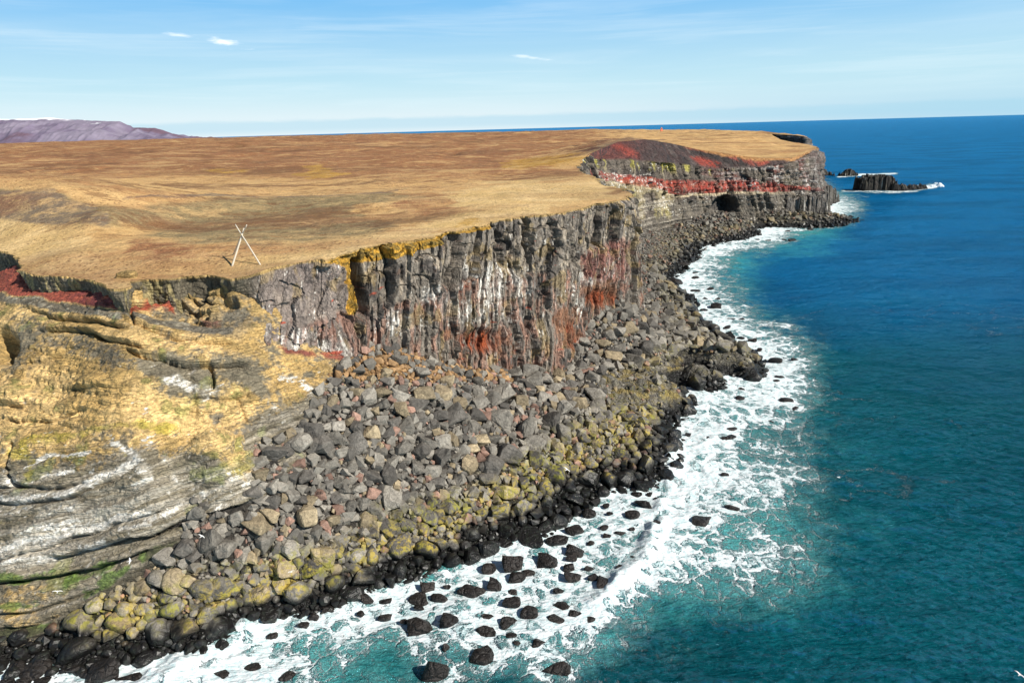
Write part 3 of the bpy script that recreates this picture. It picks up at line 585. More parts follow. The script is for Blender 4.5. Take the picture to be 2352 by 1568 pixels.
# olive and sulphur lichen
gz = np.zeros_like(z)
for pl, w_, k in [([(70, 1060), (60, 1020), (120, 1010), (240, 985), (330, 975), (410, 990)], 20, .8), ([(20, 1040), (70, 1050), (60, 1090)], 22, .9), ([(270, 1010), (290, 1050)], 10, .6), ([(0, 1200), (30, 1200)], 14, .5)]:
    gz = np.maximum(gz, k * sst(segd(wx, wy, pl), w_, w_ * .2))
c = mixc(c, (0.36, 0.30, 0.035), sst(gz + nB * .4 + sp * .3, .45, .9) * .6)
c = mixc(c, (0.17, 0.19, 0.05), sst(nB - nA + polym(qx, qy, [(60, 1030), (240, 1015), (230, 1080), (40, 1120)], 20) * .7, .7, 1.0) * .5)
# red beds
rp = polym(wx, wy, [(-160, 545), (0, 570), (30, 585), (48, 625), (100, 643), (230, 652), (262, 688), (320, 703), (398, 704), (402, 722), (330, 708), (270, 712), (180, 698), (80, 680), (0, 672), (-160, 660)], 3)
rp = np.maximum(rp, .9 * polym(wx, wy, [(465, 736), (510, 738), (515, 752), (470, 748)], 4) * sst(nC, -.6, 0)); rp = np.maximum(rp, .9 * polym(wx, wy, [(640, 800), (700, 806), (790, 812), (790, 822), (700, 822), (650, 812)], 4) * sst(nB, -.6, .1))
rc = mixc(np.zeros(P.shape) + np.array((0.27, 0.066, 0.042)), (0.36, 0.075, 0.035), polym(wx, wy, [(70, 640), (240, 648), (260, 684), (400, 706), (400, 720), (300, 712), (240, 680), (120, 655)], 6)); rc = mixc(rc, (0.15, 0.035, 0.04), sst(nA + nB * .6, .1, .6) * .7)
rc = mixc(rc, (0.30, 0.10, 0.05), sst(nC, .2, .6) * .4)
c = c * (1 - rp[..., None]) + rc * rp[..., None]
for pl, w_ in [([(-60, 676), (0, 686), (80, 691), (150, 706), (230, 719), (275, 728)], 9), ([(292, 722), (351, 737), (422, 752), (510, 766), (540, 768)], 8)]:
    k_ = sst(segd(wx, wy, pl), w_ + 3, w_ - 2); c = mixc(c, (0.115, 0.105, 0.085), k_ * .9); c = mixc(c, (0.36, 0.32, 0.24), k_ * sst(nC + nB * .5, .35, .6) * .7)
c = mixc(c, (0.14, 0.125, 0.10), polym(wx, wy, [(540, 700), (600, 740), (560, 790), (420, 760)], 12) * .5)
# guano bands
wf = np.zeros_like(z)
for pl, w_, k in [([(-60, 1150), (0, 1146), (90, 1143), (169, 1134), (215, 1115), (246, 1097), (280, 1078), (316, 1051)], 8, 1.1), ([(316, 1051), (292, 1034), (260, 1010)], 7, 1), ([(56, 1072), (105, 1048), (150, 1044), (211, 1041)], 5, 1), ([(98, 1092), (169, 1083)], 5, 1),
     ([(-60, 1290), (0, 1276), (70, 1252), (141, 1227), (246, 1195), (345, 1181)], 12, 1), ([(46, 1241), (116, 1220), (176, 1203)], 14, .9), ([(281, 1217), (345, 1203)], 4, 1), ([(183, 1259), (246, 1241)], 5, 1), ([(369, 1178), (420, 1150), (457, 1132)], 9, .85), ([(489, 1164), (513, 1157)], 4, 1),
     ([(309, 1118), (345, 1094)], 8, .8), ([(380, 872), (400, 866), (440, 886)], 10, 1), ([(434, 850), (440, 840)], 6, .8), ([(466, 905), (480, 895)], 13, .85), ([(650, 868), (690, 880), (720, 905)], 10, .8), ([(615, 925), (635, 935)], 8, .7), ([(0, 1300), (60, 1290), (110, 1283)], 7, .9), ([(330, 1000), (345, 1020)], 12, .6), ([(320, 1070), (340, 1080)], 14, .7), ([(380, 1060), (400, 1100)], 10, .5), ([(590, 1050), (610, 1030)], 12, .5), ([(655, 960), (680, 1000)], 12, .5), ([(520, 1085), (560, 1110)], 12, .6), ([(200, 1300), (212, 1285)], 6, .7), ([(0, 1180), (60, 1170)], 16, .6), ([(100, 1180), (180, 1165)], 10, .7), ([(0, 1090), (20, 1100)], 12, .7), ([(330, 950), (335, 942)], 6, .7)]:
    wf = np.maximum(wf, k * sst(segd(wx, wy, pl), w_ * 2.0, w_ * .3))
wm = sst(wf * .9 + sp * .8, .66, .92) * (1 - rp)
c = mixc(c, (0.42, 0.385, 0.32), sst(wf + nB * .5, .1, .8) * .55 * (1 - ym))
lowz = polym(qx, qy, [(-100, 1170), (160, 1150), (420, 1090), (600, 1060), (600, 1130), (380, 1210), (160, 1290), (-100, 1330)], 20)
c = mixc(c, (0.48, 0.44, 0.37), sst(fbm(bed * .18, gx * .08, o=5, seed=532) + .15, .1, .45) * lowz * .6); c = mixc(c, WHITE, wm)
c = mixc(c, WHITE, sst(sp, .72, .9) * .7 * sst(qy, 960, 1000))
# green weed near the foot
gm = np.zeros_like(z)
for pl, w_ in [([(143, 1330), (200, 1315), (249, 1302)], 16), ([(330, 1285), (370, 1262), (400, 1252)], 14), ([(199, 1361), (230, 1345), (262, 1325)], 18), ([(-60, 1462), (0, 1455), (60, 1452), (110, 1440)], 16), ([(0, 1335), (70, 1330), (110, 1310)], 14), ([(255, 1345), (300, 1310)], 10), ([(0, 1395), (80, 1380)], 10)]:
    gm = np.maximum(gm, sst(segd(wx, wy, pl), w_ * 1.5, w_ * .3))
c = mixc(c, (0.085, 0.15, 0.02), sst(gm + nB * .5 + sp * .4, .5, .95) * .75)
c = mixc(c, (0.06, 0.052, 0.035), polym(qx, qy, [(-100, 1490), (-100, 1440), (100, 1440), (200, 1380), (330, 1290), (330, 1262), (480, 1195), (560, 1165), (610, 1142), (560, 1175), (400, 1290), (220, 1400), (100, 1470)], 9) * .8)  # shadow of the undercut foot, painted into the tuff colour
cy_ = np.array([c_[1] for c_ in CONT])[::-1]; cx_ = np.array([c_[0] for c_ in CONT])[::-1]
GF = gridf(*z.shape); past = (qx > np.interp(qy, cy_, cx_) + 60).ravel() & (qy > 825).ravel() | (qy > 1500).ravel(); GF = GF[~past[GF].any(1)]
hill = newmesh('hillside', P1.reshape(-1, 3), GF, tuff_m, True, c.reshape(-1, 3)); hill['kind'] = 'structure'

# ------------------------------------------------------------------ shore ground
sand = rockmat('shore_ground', 'attr', 2.2, 6.0, 1.0, 0.3, 0.8, (1, 1, 1, .5), .25, True)
for nm, xs, ys, dz in [('scree_ground', np.arange(-95, 92, .36), np.arange(60, 208, .36), 0), ('beach_ground', np.arange(20, 300, 1.0), np.arange(206, 560, 1.0), -.1)]:
    gx, gy = np.meshgrid(xs, ys, indexing='ij'); z = Hs(gx, gy) + dz
    qx, qy = proj(np.stack([gx, gy, z], -1))
    n1 = fbm(gx * .1, gy * .1, o=4, seed=601); n2 = fbm(gx * .6, gy * .6, o=4, seed=602); n3 = fbm(gx * 2, gy * 2, o=3, seed=603)
    c = np.zeros(z.shape + (3,)) + np.array((0.03, 0.026, 0.022)); c = mixc(c, (0.065, 0.056, 0.046), sst(n2 + n3 * .5, 0, .5))
    rus = polym(qx, qy, [(780, 800), (900, 790), (1000, 780), (1150, 800), (1180, 860), (1050, 880), (960, 860), (860, 850)], 30)
    c = mixc(c, (0.33, 0.155, 0.06), sst(rus + n1 * .4 + n2 * .3, .35, .8) * .85)
    rus2 = polym(qx, qy, [(800, 800), (960, 790), (950, 850), (850, 880), (790, 860)], 20); c = mixc(c, (0.30, 0.19, 0.06), rus2 * sst(n2, -.3, .3) * .8)
    plat = polym(qx, qy, [(1330, 870), (1420, 850), (1500, 835), (1590, 805), (1690, 800), (1755, 840), (1755, 862), (1600, 866), (1585, 905), (1560, 950), (1480, 945), (1400, 940)], 16)
    pc = mixc(np.zeros(z.shape + (3,)) + np.array((0.105, 0.098, 0.082)), (0.20, 0.18, 0.15), sst(n2 + n3 * .4, .05, .5)); pc = mixc(pc, (0.27, 0.20, 0.06), sst(n1 - n2 * .5, .15, .5) * .7)
    c = c * (1 - plat[..., None]) + pc * plat[..., None]
    peb = polym(qx, qy, [(1420, 525), (1520, 500), (1600, 520), (1560, 580), (1480, 590), (1425, 600)], 14); c = mixc(c, (0.20, 0.18, 0.155), peb * .8)
    o_ = newmesh(nm, np.stack([gx, gy, z], -1).reshape(-1, 3), gridf(*z.shape), sand, True, c.reshape(-1, 3)); o_['kind'] = 'structure'
# ------------------------------------------------------------------ plateau
pl_c = []
LIP = np.concatenate(TOP)
step = max(1, len(LIP) // 260)
for p in LIP[::14][:110]: pl_c.append(tuple(p))
for i in range(0, N_ALL): pl_c.append(tuple(ST[i][0]))
def pc_(px, py, k, v): pl_c.append(tuple(pt(px, py, k, v)))
for a in [(540, 608, 'z', 39.3), (420, 600, 'z', 39.6), (250, 600, 'z', 39.6), (120, 590, 'z', 39.8), (0, 545, 'z', 40.6), (0, 500, 'z', 43.0), (130, 540, 'z', 40.8), (700, 560, 'z', 40.3), (620, 560, 'z', 40.4), (850, 520, 'z', 41.2), (1000, 490, 'z', 41.8),
          (0, 432, 'y', 178), (60, 433, 'y', 176), (110, 437, 'y', 174), (190, 458, 'y', 168), (255, 486, 'y', 155), (330, 520, 'z', 41.2), (420, 500, 'z', 41.2), (-120, 430, 'y', 180),
          (20, 425, 'z', 43.6), (250, 440, 'z', 41.6), (600, 450, 'z', 41.2), (900, 450, 'z', 41.7), (1200, 440, 'z', 42.4), (1300, 420, 'z', 42.4), (1000, 390, 'z', 42.8), (600, 400, 'z', 42.6), (200, 400, 'z', 43.6), (1250, 392, 'z', 42.6), (1190, 372, 'z', 41.8), (1270, 372, 'z', 42.8),
          (1200, 346, 'z', 46.4), (1300, 345, 'z', 46.4), (1340, 335, 'z', 49), (1390, 326, 'z', 50.5), (960, 358, 'z', 46.2), (960, 366, 'z', 43.9), (600, 385, 'z', 43.3), (400, 390, 'z', 43.5), (420, 384, 'z', 44.6), (620, 378, 'z', 45.0), (1100, 340, 'z', 45.8), (800, 345, 'z', 46), (400, 350, 'z', 48), (0, 352, 'z', 49), (100, 340, 'z', 53),
          (-200, 334.5, 'y', 3000), (0, 327.4, 'y', 3200), (200, 323.2, 'y', 3200), (400, 319.0, 'y', 3200), (550, 315.8, 'y', 3000), (700, 312.4, 'y', 2900), (850, 310.6, 'y', 2800), (1000, 309.4, 'y', 2700), (1176, 307.0, 'y', 2600), (1350, 302.5, 'y', 2600),
          (1450, 309, 'y', 1100), (1600, 310, 'y', 900), (1700, 315, 'y', 800), (1700, 330, 'y', 600), (1780, 345, 'z', 39.0), (1810, 352, 'z', 37.6), (1600, 325, 'y', 640), (1500, 308, 'y', 1200), (1530, 299.4, 'y', 2000), (1650, 303, 'y', 1300)]: pc_(*a)
q_ = []
for p in pl_c:
    if all((p[0] - a[0]) ** 2 + (p[1] - a[1]) ** 2 > 14 for a in q_): q_.append(p)
Hp0 = rbf(q_, 3.0)
lip2 = LIP[::2]
def liprange(x, y):
    """distance to the coast edge and the height there"""
    d = np.full(x.shape, 1e9); zz = np.zeros(x.shape); L = LIP[::5]
    for i in range(0, len(x), 4000):
        q = (x[i:i + 4000, None] - L[None, :, 0]) ** 2 + (y[i:i + 4000, None] - L[None, :, 1]) ** 2
        j = q.argmin(1); d[i:i + 4000] = np.sqrt(q[np.arange(len(j)), j]); zz[i:i + 4000] = L[j, 2]
    return d, zz
def Hp(x, y):
    z = Hp0(x, y); r = np.hypot(x, y); d, zl = liprange(x, y)
    k = sst(d, 0, 18); kk = sst(r, 150, 1200)
    z = z + k * (fbm(x * .025, y * .025, o=6, seed=701) * (0.9 + 2.6 * kk) + fbm(x * .005, y * .005, o=3, seed=702) * 3.0 * kk + fbm(x * .25, y * .25, o=4, seed=703) * .30)
    z = z - k * sst(ridged(x * .012 + 3, y * .006, o=3, seed=704), .62, .85) * 1.6 * sst(r, 200, 400)
    e = np.exp(-d / 1.5); return z * (1 - e) + zl * e, d
# region polygon: coast edge, then a wide sweep inland
e0 = LIP[-1]; sweep = []
R = 3300.0
a1 = math.atan2(e0[0], e0[1]); sweep.append((e0[0] - 40, e0[1] + 500))
for t in np.linspace(a1 - .03, math.radians(-100), 60): sweep.append((R * math.sin(t), R * math.cos(t)))
sweep.append((-400, 60))
keep = [0]
for i in range(1, len(LIP)):
    r = math.hypot(LIP[i, 0], LIP[i, 1])
    if np.hypot(*(LIP[i, :2] - LIP[keep[-1], :2])) > 0.0022 * r: keep.append(i)
LB = LIP[keep]
poly = [tuple(p[:2]) for p in LB] + sweep
pts = []
r = 85.0
while r < R:
    dr = max(.55, r * .0085 if r < 600 else r * .014); dt = max(.0042, .7 / r)
    ts = np.arange(math.radians(-75), math.radians(30), dt); ts = ts + rng.uniform(-.4, .4, len(ts)) * dt; rr = r + rng.uniform(-.4, .4, len(ts)) * dr
    pts.append(np.stack([rr * np.sin(ts), rr * np.cos(ts)], 1)); r += dr
pts = np.concatenate(pts)
PA = np.array(poly)
ins = inpoly(pts[:, 0], pts[:, 1], PA)
pts = pts[ins]; d_, _ = liprange(pts[:, 0], pts[:, 1]); pts = pts[d_ > .0022 * np.hypot(pts[:, 0], pts[:, 1])]
nb = len(poly)
co = [Vector(p) for p in poly] + [Vector(p) for p in pts]
res = delaunay_2d_cdt(co, [], [list(range(nb))], 1, 1e-6)
V2 = np.array([v[:] for v in res[0]]); T3 = np.array([f[:] for f in res[2]], int)
zz, dl = Hp(V2[:, 0], V2[:, 1])
orig = res[3]
for i, og in enumerate(orig):
    for k_ in og:
        if k_ < len(LB): zz[i] = LB[k_, 2] + .01; V2[i] = LB[k_, :2]
V3 = np.column_stack([V2, zz]); qx, qy = proj(V3)
va, vb, vc = V3[T3[:, 0]], V3[T3[:, 1]], V3[T3[:, 2]]
fl = np.cross(vb - va, vc - va)[:, 2] < 0; T3[fl] = T3[fl][:, ::-1]
wq = sst(np.hypot(V3[:, 0], V3[:, 1]), 3000, 60)
qx = qx + fbm(V3[:, 0] * .05, V3[:, 1] * .05, o=4, seed=771) * 60; qy = qy + fbm(V3[:, 0] * .05 + 9, V3[:, 1] * .05, o=4, seed=772) * 16 * sst(qy, 330, 420)
# ground cover masks: sandy strip, olive gravel, red heath
S_ = .95 * sst(dl, 26, 4) * sst(qx, 1420, 1100)
sand_ = np.maximum(S_ * .75, polym(qx, qy, [(1000, 440), (1200, 412), (1370, 405), (1420, 455), (1200, 495), (1000, 530), (850, 556), (700, 596), (560, 636), (430, 632), (560, 600), (720, 575), (850, 540), (1000, 500), (1100, 470)], 16))
sand_ = np.maximum(sand_, polym(qx, qy, [(60, 590), (200, 585), (300, 600), (280, 640), (100, 632), (50, 620)], 16))
sand_ = np.maximum(sand_, sst(qx, 1440, 1560) * sst(qy, 300, 315) * .3)
oliv = np.maximum(polym(qx, qy, [(-80, 435), (110, 440), (230, 470), (300, 480), (600, 452), (1000, 445), (820, 475), (900, 520), (760, 560), (620, 570), (420, 560), (250, 520), (100, 510), (-80, 510)], 18), 0)
dark = np.maximum(1.25 * polym(qx, qy, [(-80, 440), (110, 442), (230, 480), (250, 520), (120, 515), (-80, 500)], 16), .95 * polym(qx, qy, [(1330, 345), (1390, 322), (1450, 314), (1530, 322), (1500, 332), (1420, 345), (1370, 352)], 5))
dark = np.maximum(dark, .8 * (1 - sst(segd(qx, qy, [(290, 456), (500, 449), (620, 450), (900, 444)]), 3, 7)))
redh = sst(qy, 460, 360) * sst(qx, 1500, 1250) * 1.15
redh = np.maximum(redh, polym(qx, qy, [(300, 545), (440, 560), (480, 590), (380, 610), (280, 590)], 14)); redh = np.maximum(redh, .7 * polym(qx, qy, [(900, 430), (1200, 425), (1150, 480), (950, 500)], 20))
scin = polym(qx, qy, [(1280, 345), (1340, 330), (1390, 322), (1450, 316), (1420, 330), (1370, 345), (1330, 352)], 8)
gold = np.maximum(polym(qx, qy, [(680, 395), (760, 380), (770, 400), (700, 412)], 10), polym(qx, qy, [(470, 395), (560, 390), (550, 402), (480, 405)], 6)); gold = np.maximum(gold, polym(qx, qy, [(1150, 370), (1340, 350), (1330, 380), (1200, 385)], 10)); gold = np.maximum(gold, .8 * polym(qx, qy, [(1010, 530), (1050, 500), (1090, 495), (1100, 510)], 10))
m, q = mat('plateau_turf')
pos = q.n('ShaderNodeNewGeometry').outputs['Position']
at = lambda nm: q.n('ShaderNodeAttribute', attribute_name=nm).outputs['Fac']
a = q.noise(pos, .018, 6, .6); b = q.noise(pos, .09, 6, .62); c1 = q.noise(pos, .55, 5, .65); c2 = q.noise(pos, 2.6, 4, .65); far_ = q.noise(q.v('MULTIPLY', pos, (.4, 1, 1)), .006, 6, .62)
base = q.mix(q.ss(q.m('ADD', b, q.m('MULTIPLY', c1, .6)), .62, .95), (0.47, 0.28, 0.115), (0.58, 0.37, 0.165))
base = q.mix(q.m('MULTIPLY', q.ss(far_, .5, .62), .5), base, (0.44, 0.30, 0.13))
rf = q.ss(q.m('ADD', q.m('ADD', q.m('MULTIPLY', at('heath'), .42), q.m('MULTIPLY', c1, .42)), q.m('MULTIPLY', b, .5)), .55, .88)
base = q.mix(rf, base, q.mix(q.ss(c2, .4, .6), (0.22, 0.10, 0.05), (0.32, 0.155, 0.07)))
of = q.ss(q.m('ADD', q.m('MULTIPLY', at('olive'), .75), q.m('MULTIPLY', q.m('SUBTRACT', b, .5), .9)), .25, .6)
base = q.mix(of, base, q.mix(q.ss(c1, .35, .65), (0.20, 0.155, 0.08), (0.29, 0.215, 0.11)))
sf = q.ss(q.m('ADD', at('sandy'), q.m('MULTIPLY', q.m('SUBTRACT', c1, .5), 1.0)), .3, .75)
base = q.mix(sf, base, q.mix(q.ss(b, .35, .65), (0.66, 0.47, 0.23), (0.56, 0.38, 0.16)))
df = q.ss(q.m('ADD', at('dark'), q.m('MULTIPLY', q.m('SUBTRACT', c1, .5), .8)), .35, .75)
base = q.mix(q.m('MULTIPLY', df, .92), base, (0.17, 0.13, 0.095))
base = q.mix(q.ss(q.m('ADD', at('cinder'), q.m('MULTIPLY', q.m('SUBTRACT', c1, .5), .8)), .35, .7), base, (0.10, 0.045, 0.032))
base = q.mix(q.m('MULTIPLY', q.ss(q.m('ADD', at('gold'), q.m('MULTIPLY', q.m('SUBTRACT', c1, .5), 1.2)), .35, .8), .8), base, (0.42, 0.24, 0.045))
tus = q.ss(q.m('ADD', q.m('MULTIPLY', c1, .6), q.m('MULTIPLY', q.noise(q.v('MULTIPLY', pos, (.6, 1.4, 1)), 1.1, 5, .7), .7)), .76, .84)
base = q.mix(q.m('MULTIPLY', tus, .75), base, (0.16, 0.085, 0.035))
stone = q.ss(q.vor(pos, .9), .10, .05); base = q.mix(q.m('MULTIPLY', q.m('MULTIPLY', stone, at('dark')), .5), base, (.42, .36, .28))
sk = q.noise(q.v('MULTIPLY', pos, (.35, 1.0, 1)), .05, 7, .7); sk2 = q.noise(q.v('MULTIPLY', pos, (.45, 1.0, 1)), .35, 6, .72); sk3 = q.noise(q.v('MULTIPLY', pos, (.3, 1.0, 1)), .011, 6, .68)
wj = q.noise(pos, 1.2, 3, .6, 0, True); ns = q.m('SUBTRACT', 1.0, q.m('MULTIPLY', at('sandy'), .8))
base = q.mix(q.m('MULTIPLY', ns, q.m('MULTIPLY', q.ss(sk, .52, .60), .32)), base, (0.17, 0.085, 0.045))
base = q.mix(q.m('MULTIPLY', q.ss(sk3, .52, .60), .55), base, (0.26, 0.115, 0.055))
base = q.mix(q.m('MULTIPLY', ns, q.m('MULTIPLY', q.ss(sk2, .54, .66), .55)), base, (0.17, 0.095, 0.045))
base = q.mix(q.m('MULTIPLY', q.ss(sk2, .47, .36), .5), base, (0.50, 0.34, 0.15))
base = q.mix(q.m('MULTIPLY', q.ss(sk3, .44, .36), .5), base, (0.44, 0.29, 0.14))
sk4 = q.noise(q.v('MULTIPLY', pos, (.5, 1.0, 1)), .024, 9, .78); sk5 = q.noise(q.v('MULTIPLY', pos, (.55, 1.0, 1)), .13, 7, .75)
base = q.mix(q.m('MULTIPLY', ns, q.m('MULTIPLY', q.ss(sk4, .53, .57), .7)), base, (0.15, 0.075, 0.038))
base = q.mix(q.m('MULTIPLY', q.ss(sk4, .46, .41), .55), base, (0.56, 0.36, 0.16))
base = q.mix(q.m('MULTIPLY', ns, q.m('MULTIPLY', q.ss(sk5, .55, .60), .6)), base, (0.20, 0.10, 0.045))
base = q.mix(q.m('MULTIPLY', q.ss(sk5, .45, .40), .4), base, (0.52, 0.35, 0.16))
dots = q.ss(q.vor(q.v('ADD', pos, q.scale(wj, .6)), .85), .30, .18); gate = q.ss(q.noise(pos, .06, 4, .65), .44, .56)
base = q.mix(q.m('MULTIPLY', q.m('MULTIPLY', dots, gate), .8), base, (0.13, 0.06, 0.028))
f = q.m('MAXIMUM', q.m('ADD', -.10, q.m('MULTIPLY', q.m('ADD', q.m('MULTIPLY', c2, .7), q.m('MULTIPLY', q.noise(pos, 6., 3, .75), .55)), 1.78)), .35)
base = q.scale(base, f)
h = q.m('ADD', q.m('MULTIPLY', c1, 1.6), q.m('ADD', q.m('MULTIPLY', c2, .6), q.m('MULTIPLY', sk, 7)))
bp = q.n('ShaderNodeBump', {'Strength': .7, 'Distance': .55, 'Height': h}).outputs[0]
finish(q, base, .95, bp, .15)
plateau = newmesh('plateau', V3, T3, m, True, None, {'sandy': sand_, 'olive': oliv, 'dark': dark, 'heath': redh, 'cinder': scin, 'gold': gold}); plateau['kind'] = 'structure'

# ------------------------------------------------------------------ distant mountain
RD = [(-260, 262), (-150, 268), (0, 272.5), (60, 273), (112, 271), (152, 274), (200, 276.5), (250, 279.5), (275, 279), (305, 293), (355, 294.5), (372, 298), (386, 304), (404, 310), (418, 315.5), (470, 316), (520, 317.2)]
nx_, ny_ = 420, 90; D0 = 9000.0
xs = np.linspace(-260, 520, nx_); V = np.empty((nx_, ny_, 3)); yr = yi(xs, RD)
rid = np.array([by(x, y, D0) for x, y in zip(xs, yr)])
for j in range(ny_):
    t = j / (ny_ - 1) * 2 - 1                       # -1 front foot .. 0 crest .. 1 back foot
    V[:, j, 0] = rid[:, 0] * (1 + t * .09); V[:, j, 1] = D0 + t * 1400
    pr_ = (1 - abs(t)) ** (0.8 if t < 0 else .6); V[:, j, 2] = 20 + (rid[:, 2] - 20) * pr_
J = np.repeat((np.arange(ny_)[None] / (ny_ - 1) * 2 - 1), nx_, 0)
rel = (V[..., 2] - 20) / np.maximum(rid[:, None, 2] - 20, 1)
V[..., 2] += (ridged(V[..., 0] * .0032 + J * 1.2, J * 1.0, o=5, seed=801) - .55) * 75 * sst(rel, 0, .3) * sst(rel, 1.02, .75) + fbm(V[..., 0] * .004, V[..., 1] * .004, o=4, seed=803) * 10 * sst(rel, 0, .3)
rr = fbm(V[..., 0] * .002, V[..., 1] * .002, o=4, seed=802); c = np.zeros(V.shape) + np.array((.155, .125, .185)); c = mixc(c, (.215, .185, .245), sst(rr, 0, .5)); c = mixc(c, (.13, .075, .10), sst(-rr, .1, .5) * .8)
sn = fbm(V[..., 0] * .008, V[..., 1] * .01, o=3, seed=805); px_ = np.repeat(xs[:, None], ny_, 1)
c = mixc(c, (.85, .86, .9), sst(rel + sn * .04, .93, .96) * sst(px_, 175, 140)); c = mixc(c, (.85, .86, .9), sst(sn, .45, .6) * sst(rel, .86, .92) * sst(px_, 260, 240))
m, q = mat('mountain_rock'); cc_ = q.n('ShaderNodeAttribute', attribute_name='col').outputs['Color']; ps = q.n('ShaderNodeNewGeometry').outputs['Position']
finish(q, q.scale(cc_, q.m('ADD', .7, q.m('MULTIPLY', q.noise(ps, .01, 6, .6), .6))), .95)
mt = newmesh('mountain', V.reshape(-1, 3), gridf(nx_, ny_), m, True, c.reshape(-1, 3)); mt['kind'] = 'structure'

# ------------------------------------------------------------------ sea
S8 = '2235,280,125,95 2185,215,90,60 2165,350,110,85 1860,340,100,85 1970,450,65,40 2160,463,50,45 2075,488,75,30 1760,455,130,90 1640,520,160,100 1770,600,140,95 1580,670,165,110 1740,660,80,50 1330,690,150,140 1360,775,130,110 1450,750,95,55 1165,720,105,100 1045,860,175,120 1215,840,125,95 1720,718,85,60 1860,730,65,40 1745,788,120,75 1655,880,90,45 2000,840,175,60 1325,955,125,100 1445,1025,125,105 1150,1060,85,50 1305,1103,130,60 1625,1075,135,75 1145,1165,140,65 1520,1232,130,80 1140,1310,170,125 1320,1190,80,40 1360,1250,50,40 795,1415,180,220 690,1105,180,150 905,1080,155,125 670,935,155,95 825,925,115,100 745,855,105,80 320,930,110,90 60,1018,80,65 115,980,65,45 280,1043,55,45 580,1098,60,50 450,1065,80,50 865,1285,55,60 1660,985,130,80 1775,1040,110,70 1900,965,100,70 1890,790,90,40 2205,610,85,35 2190,655,85,40 2090,735,90,55 1985,510,55,30 1870,555,55,40 880,855,60,35 685,1000,70,50 450,950,80,45 1640,1430,190,55 1890,1080,110,45 2005,355,50,30 1980,300,50,40 2280,225,50,35 1330,890,70,40 2120,760,60,30'
S7 = '608,267,50,22 525,275,65,18 645,362,75,32 580,380,60,22 617,408,50,14 730,432,50,28 780,440,50,26 845,450,50,12 690,480,80,30 765,480,45,18 675,522,85,28 780,540,45,25 790,560,50,28 845,553,50,32 872,520,60,14 885,602,35,18 970,657,75,32 1080,655,40,22 985,757,75,12 975,778,50,15 610,820,65,45 782,820,45,22 780,865,60,32 1028,877,75,38 1085,930,65,28 583,875,40,22 638,893,25,14 505,875,40,20 960,1003,55,22 710,1040,100,35 705,1078,105,38 490,1072,50,28 600,1085,60,20 468,1103,40,12 690,1290,45,35 590,320,40,14 652,320,30,16 528,205,45,28 527,178,30,14 445,300,70,40 420,225,90,60'
S1 = '515,200,45,35 565,400,90,30 380,480,150,40 105,510,70,80 105,345,60,25'
S5 = '725,1290,195,180 885,1350,180,110 250,1290,160,100 120,1280,110,90 515,1290,110,70 590,1320,90,60 270,1390,110,40 60,1385,100,50 160,1380,80,60 1560,1325,130,60 1760,1265,150,90 1405,1305,90,35 1880,1060,70,60 2100,985,70,60 2180,925,80,70 2270,875,80,55 2030,1330,170,60'
S3 = '1470,688,35,14 1335,700,35,14 1365,750,50,20 1225,752,30,12 1320,750,25,10 1155,722,40,12 1600,620,60,22 1520,628,30,12 1160,750,30,10 995,775,30,10 800,940,30,15 790,970,50,25 1105,735,60,16 720,890,90,50 690,850,70,40 1570,600,50,25 1550,585,40,15'
SURF = []
for s_, fx, ox, oy in [(S8, .332, 735, 1056.6), (S7, .4141, 1378, 551.25), (S1, .375, 1470, 1010.6), (S5, .332, 0, 1102.5), (S3, .3906, 1286, 257)]:
    for t in s_.split():
        x, y, w_, h_ = map(float, t.split(',')); SURF.append((ox + x * fx, oy + y * fx, w_ * fx, h_ * fx))
CR = [(1545, 1010), (1542, 1060), (1532, 1110), (1520, 1170), (1505, 1225), (1482, 1270), (1450, 1305), (1415, 1345), (1380, 1380)]   # breaking crest
CRw = np.array([bz(x, y, 0)[:2] for x, y in CR])
CR2 = [(560, 1440), (480, 1500), (420, 1535), (330, 1590)]; CR2w = np.array([bz(x, y, 0)[:2] for x, y in CR2])
rs = [14.0]
while rs[-1] < 260000: rs.append(rs[-1] + max(.22, rs[-1] * .0034 if rs[-1] < 1500 else rs[-1] * .03))
rs = np.array(rs); ths = np.linspace(math.radians(-66), math.radians(70), 990)
Rg, Tg = np.meshgrid(rs, ths, indexing='ij'); gx = Rg * np.sin(Tg); gy = Rg * np.cos(Tg)
nr = sst(Rg, 1500, 700)
qx, qy = proj(np.stack([gx, gy, gx * 0], -1))
z = nr * (fbm(gx * .018 + .4, gy * .035, o=2, seed=901) * .55 + fbm(gx * .12, gy * .16, o=4, seed=902) * .30 + fbm(gx * .5, gy * .6, o=3, seed=903) * .08)
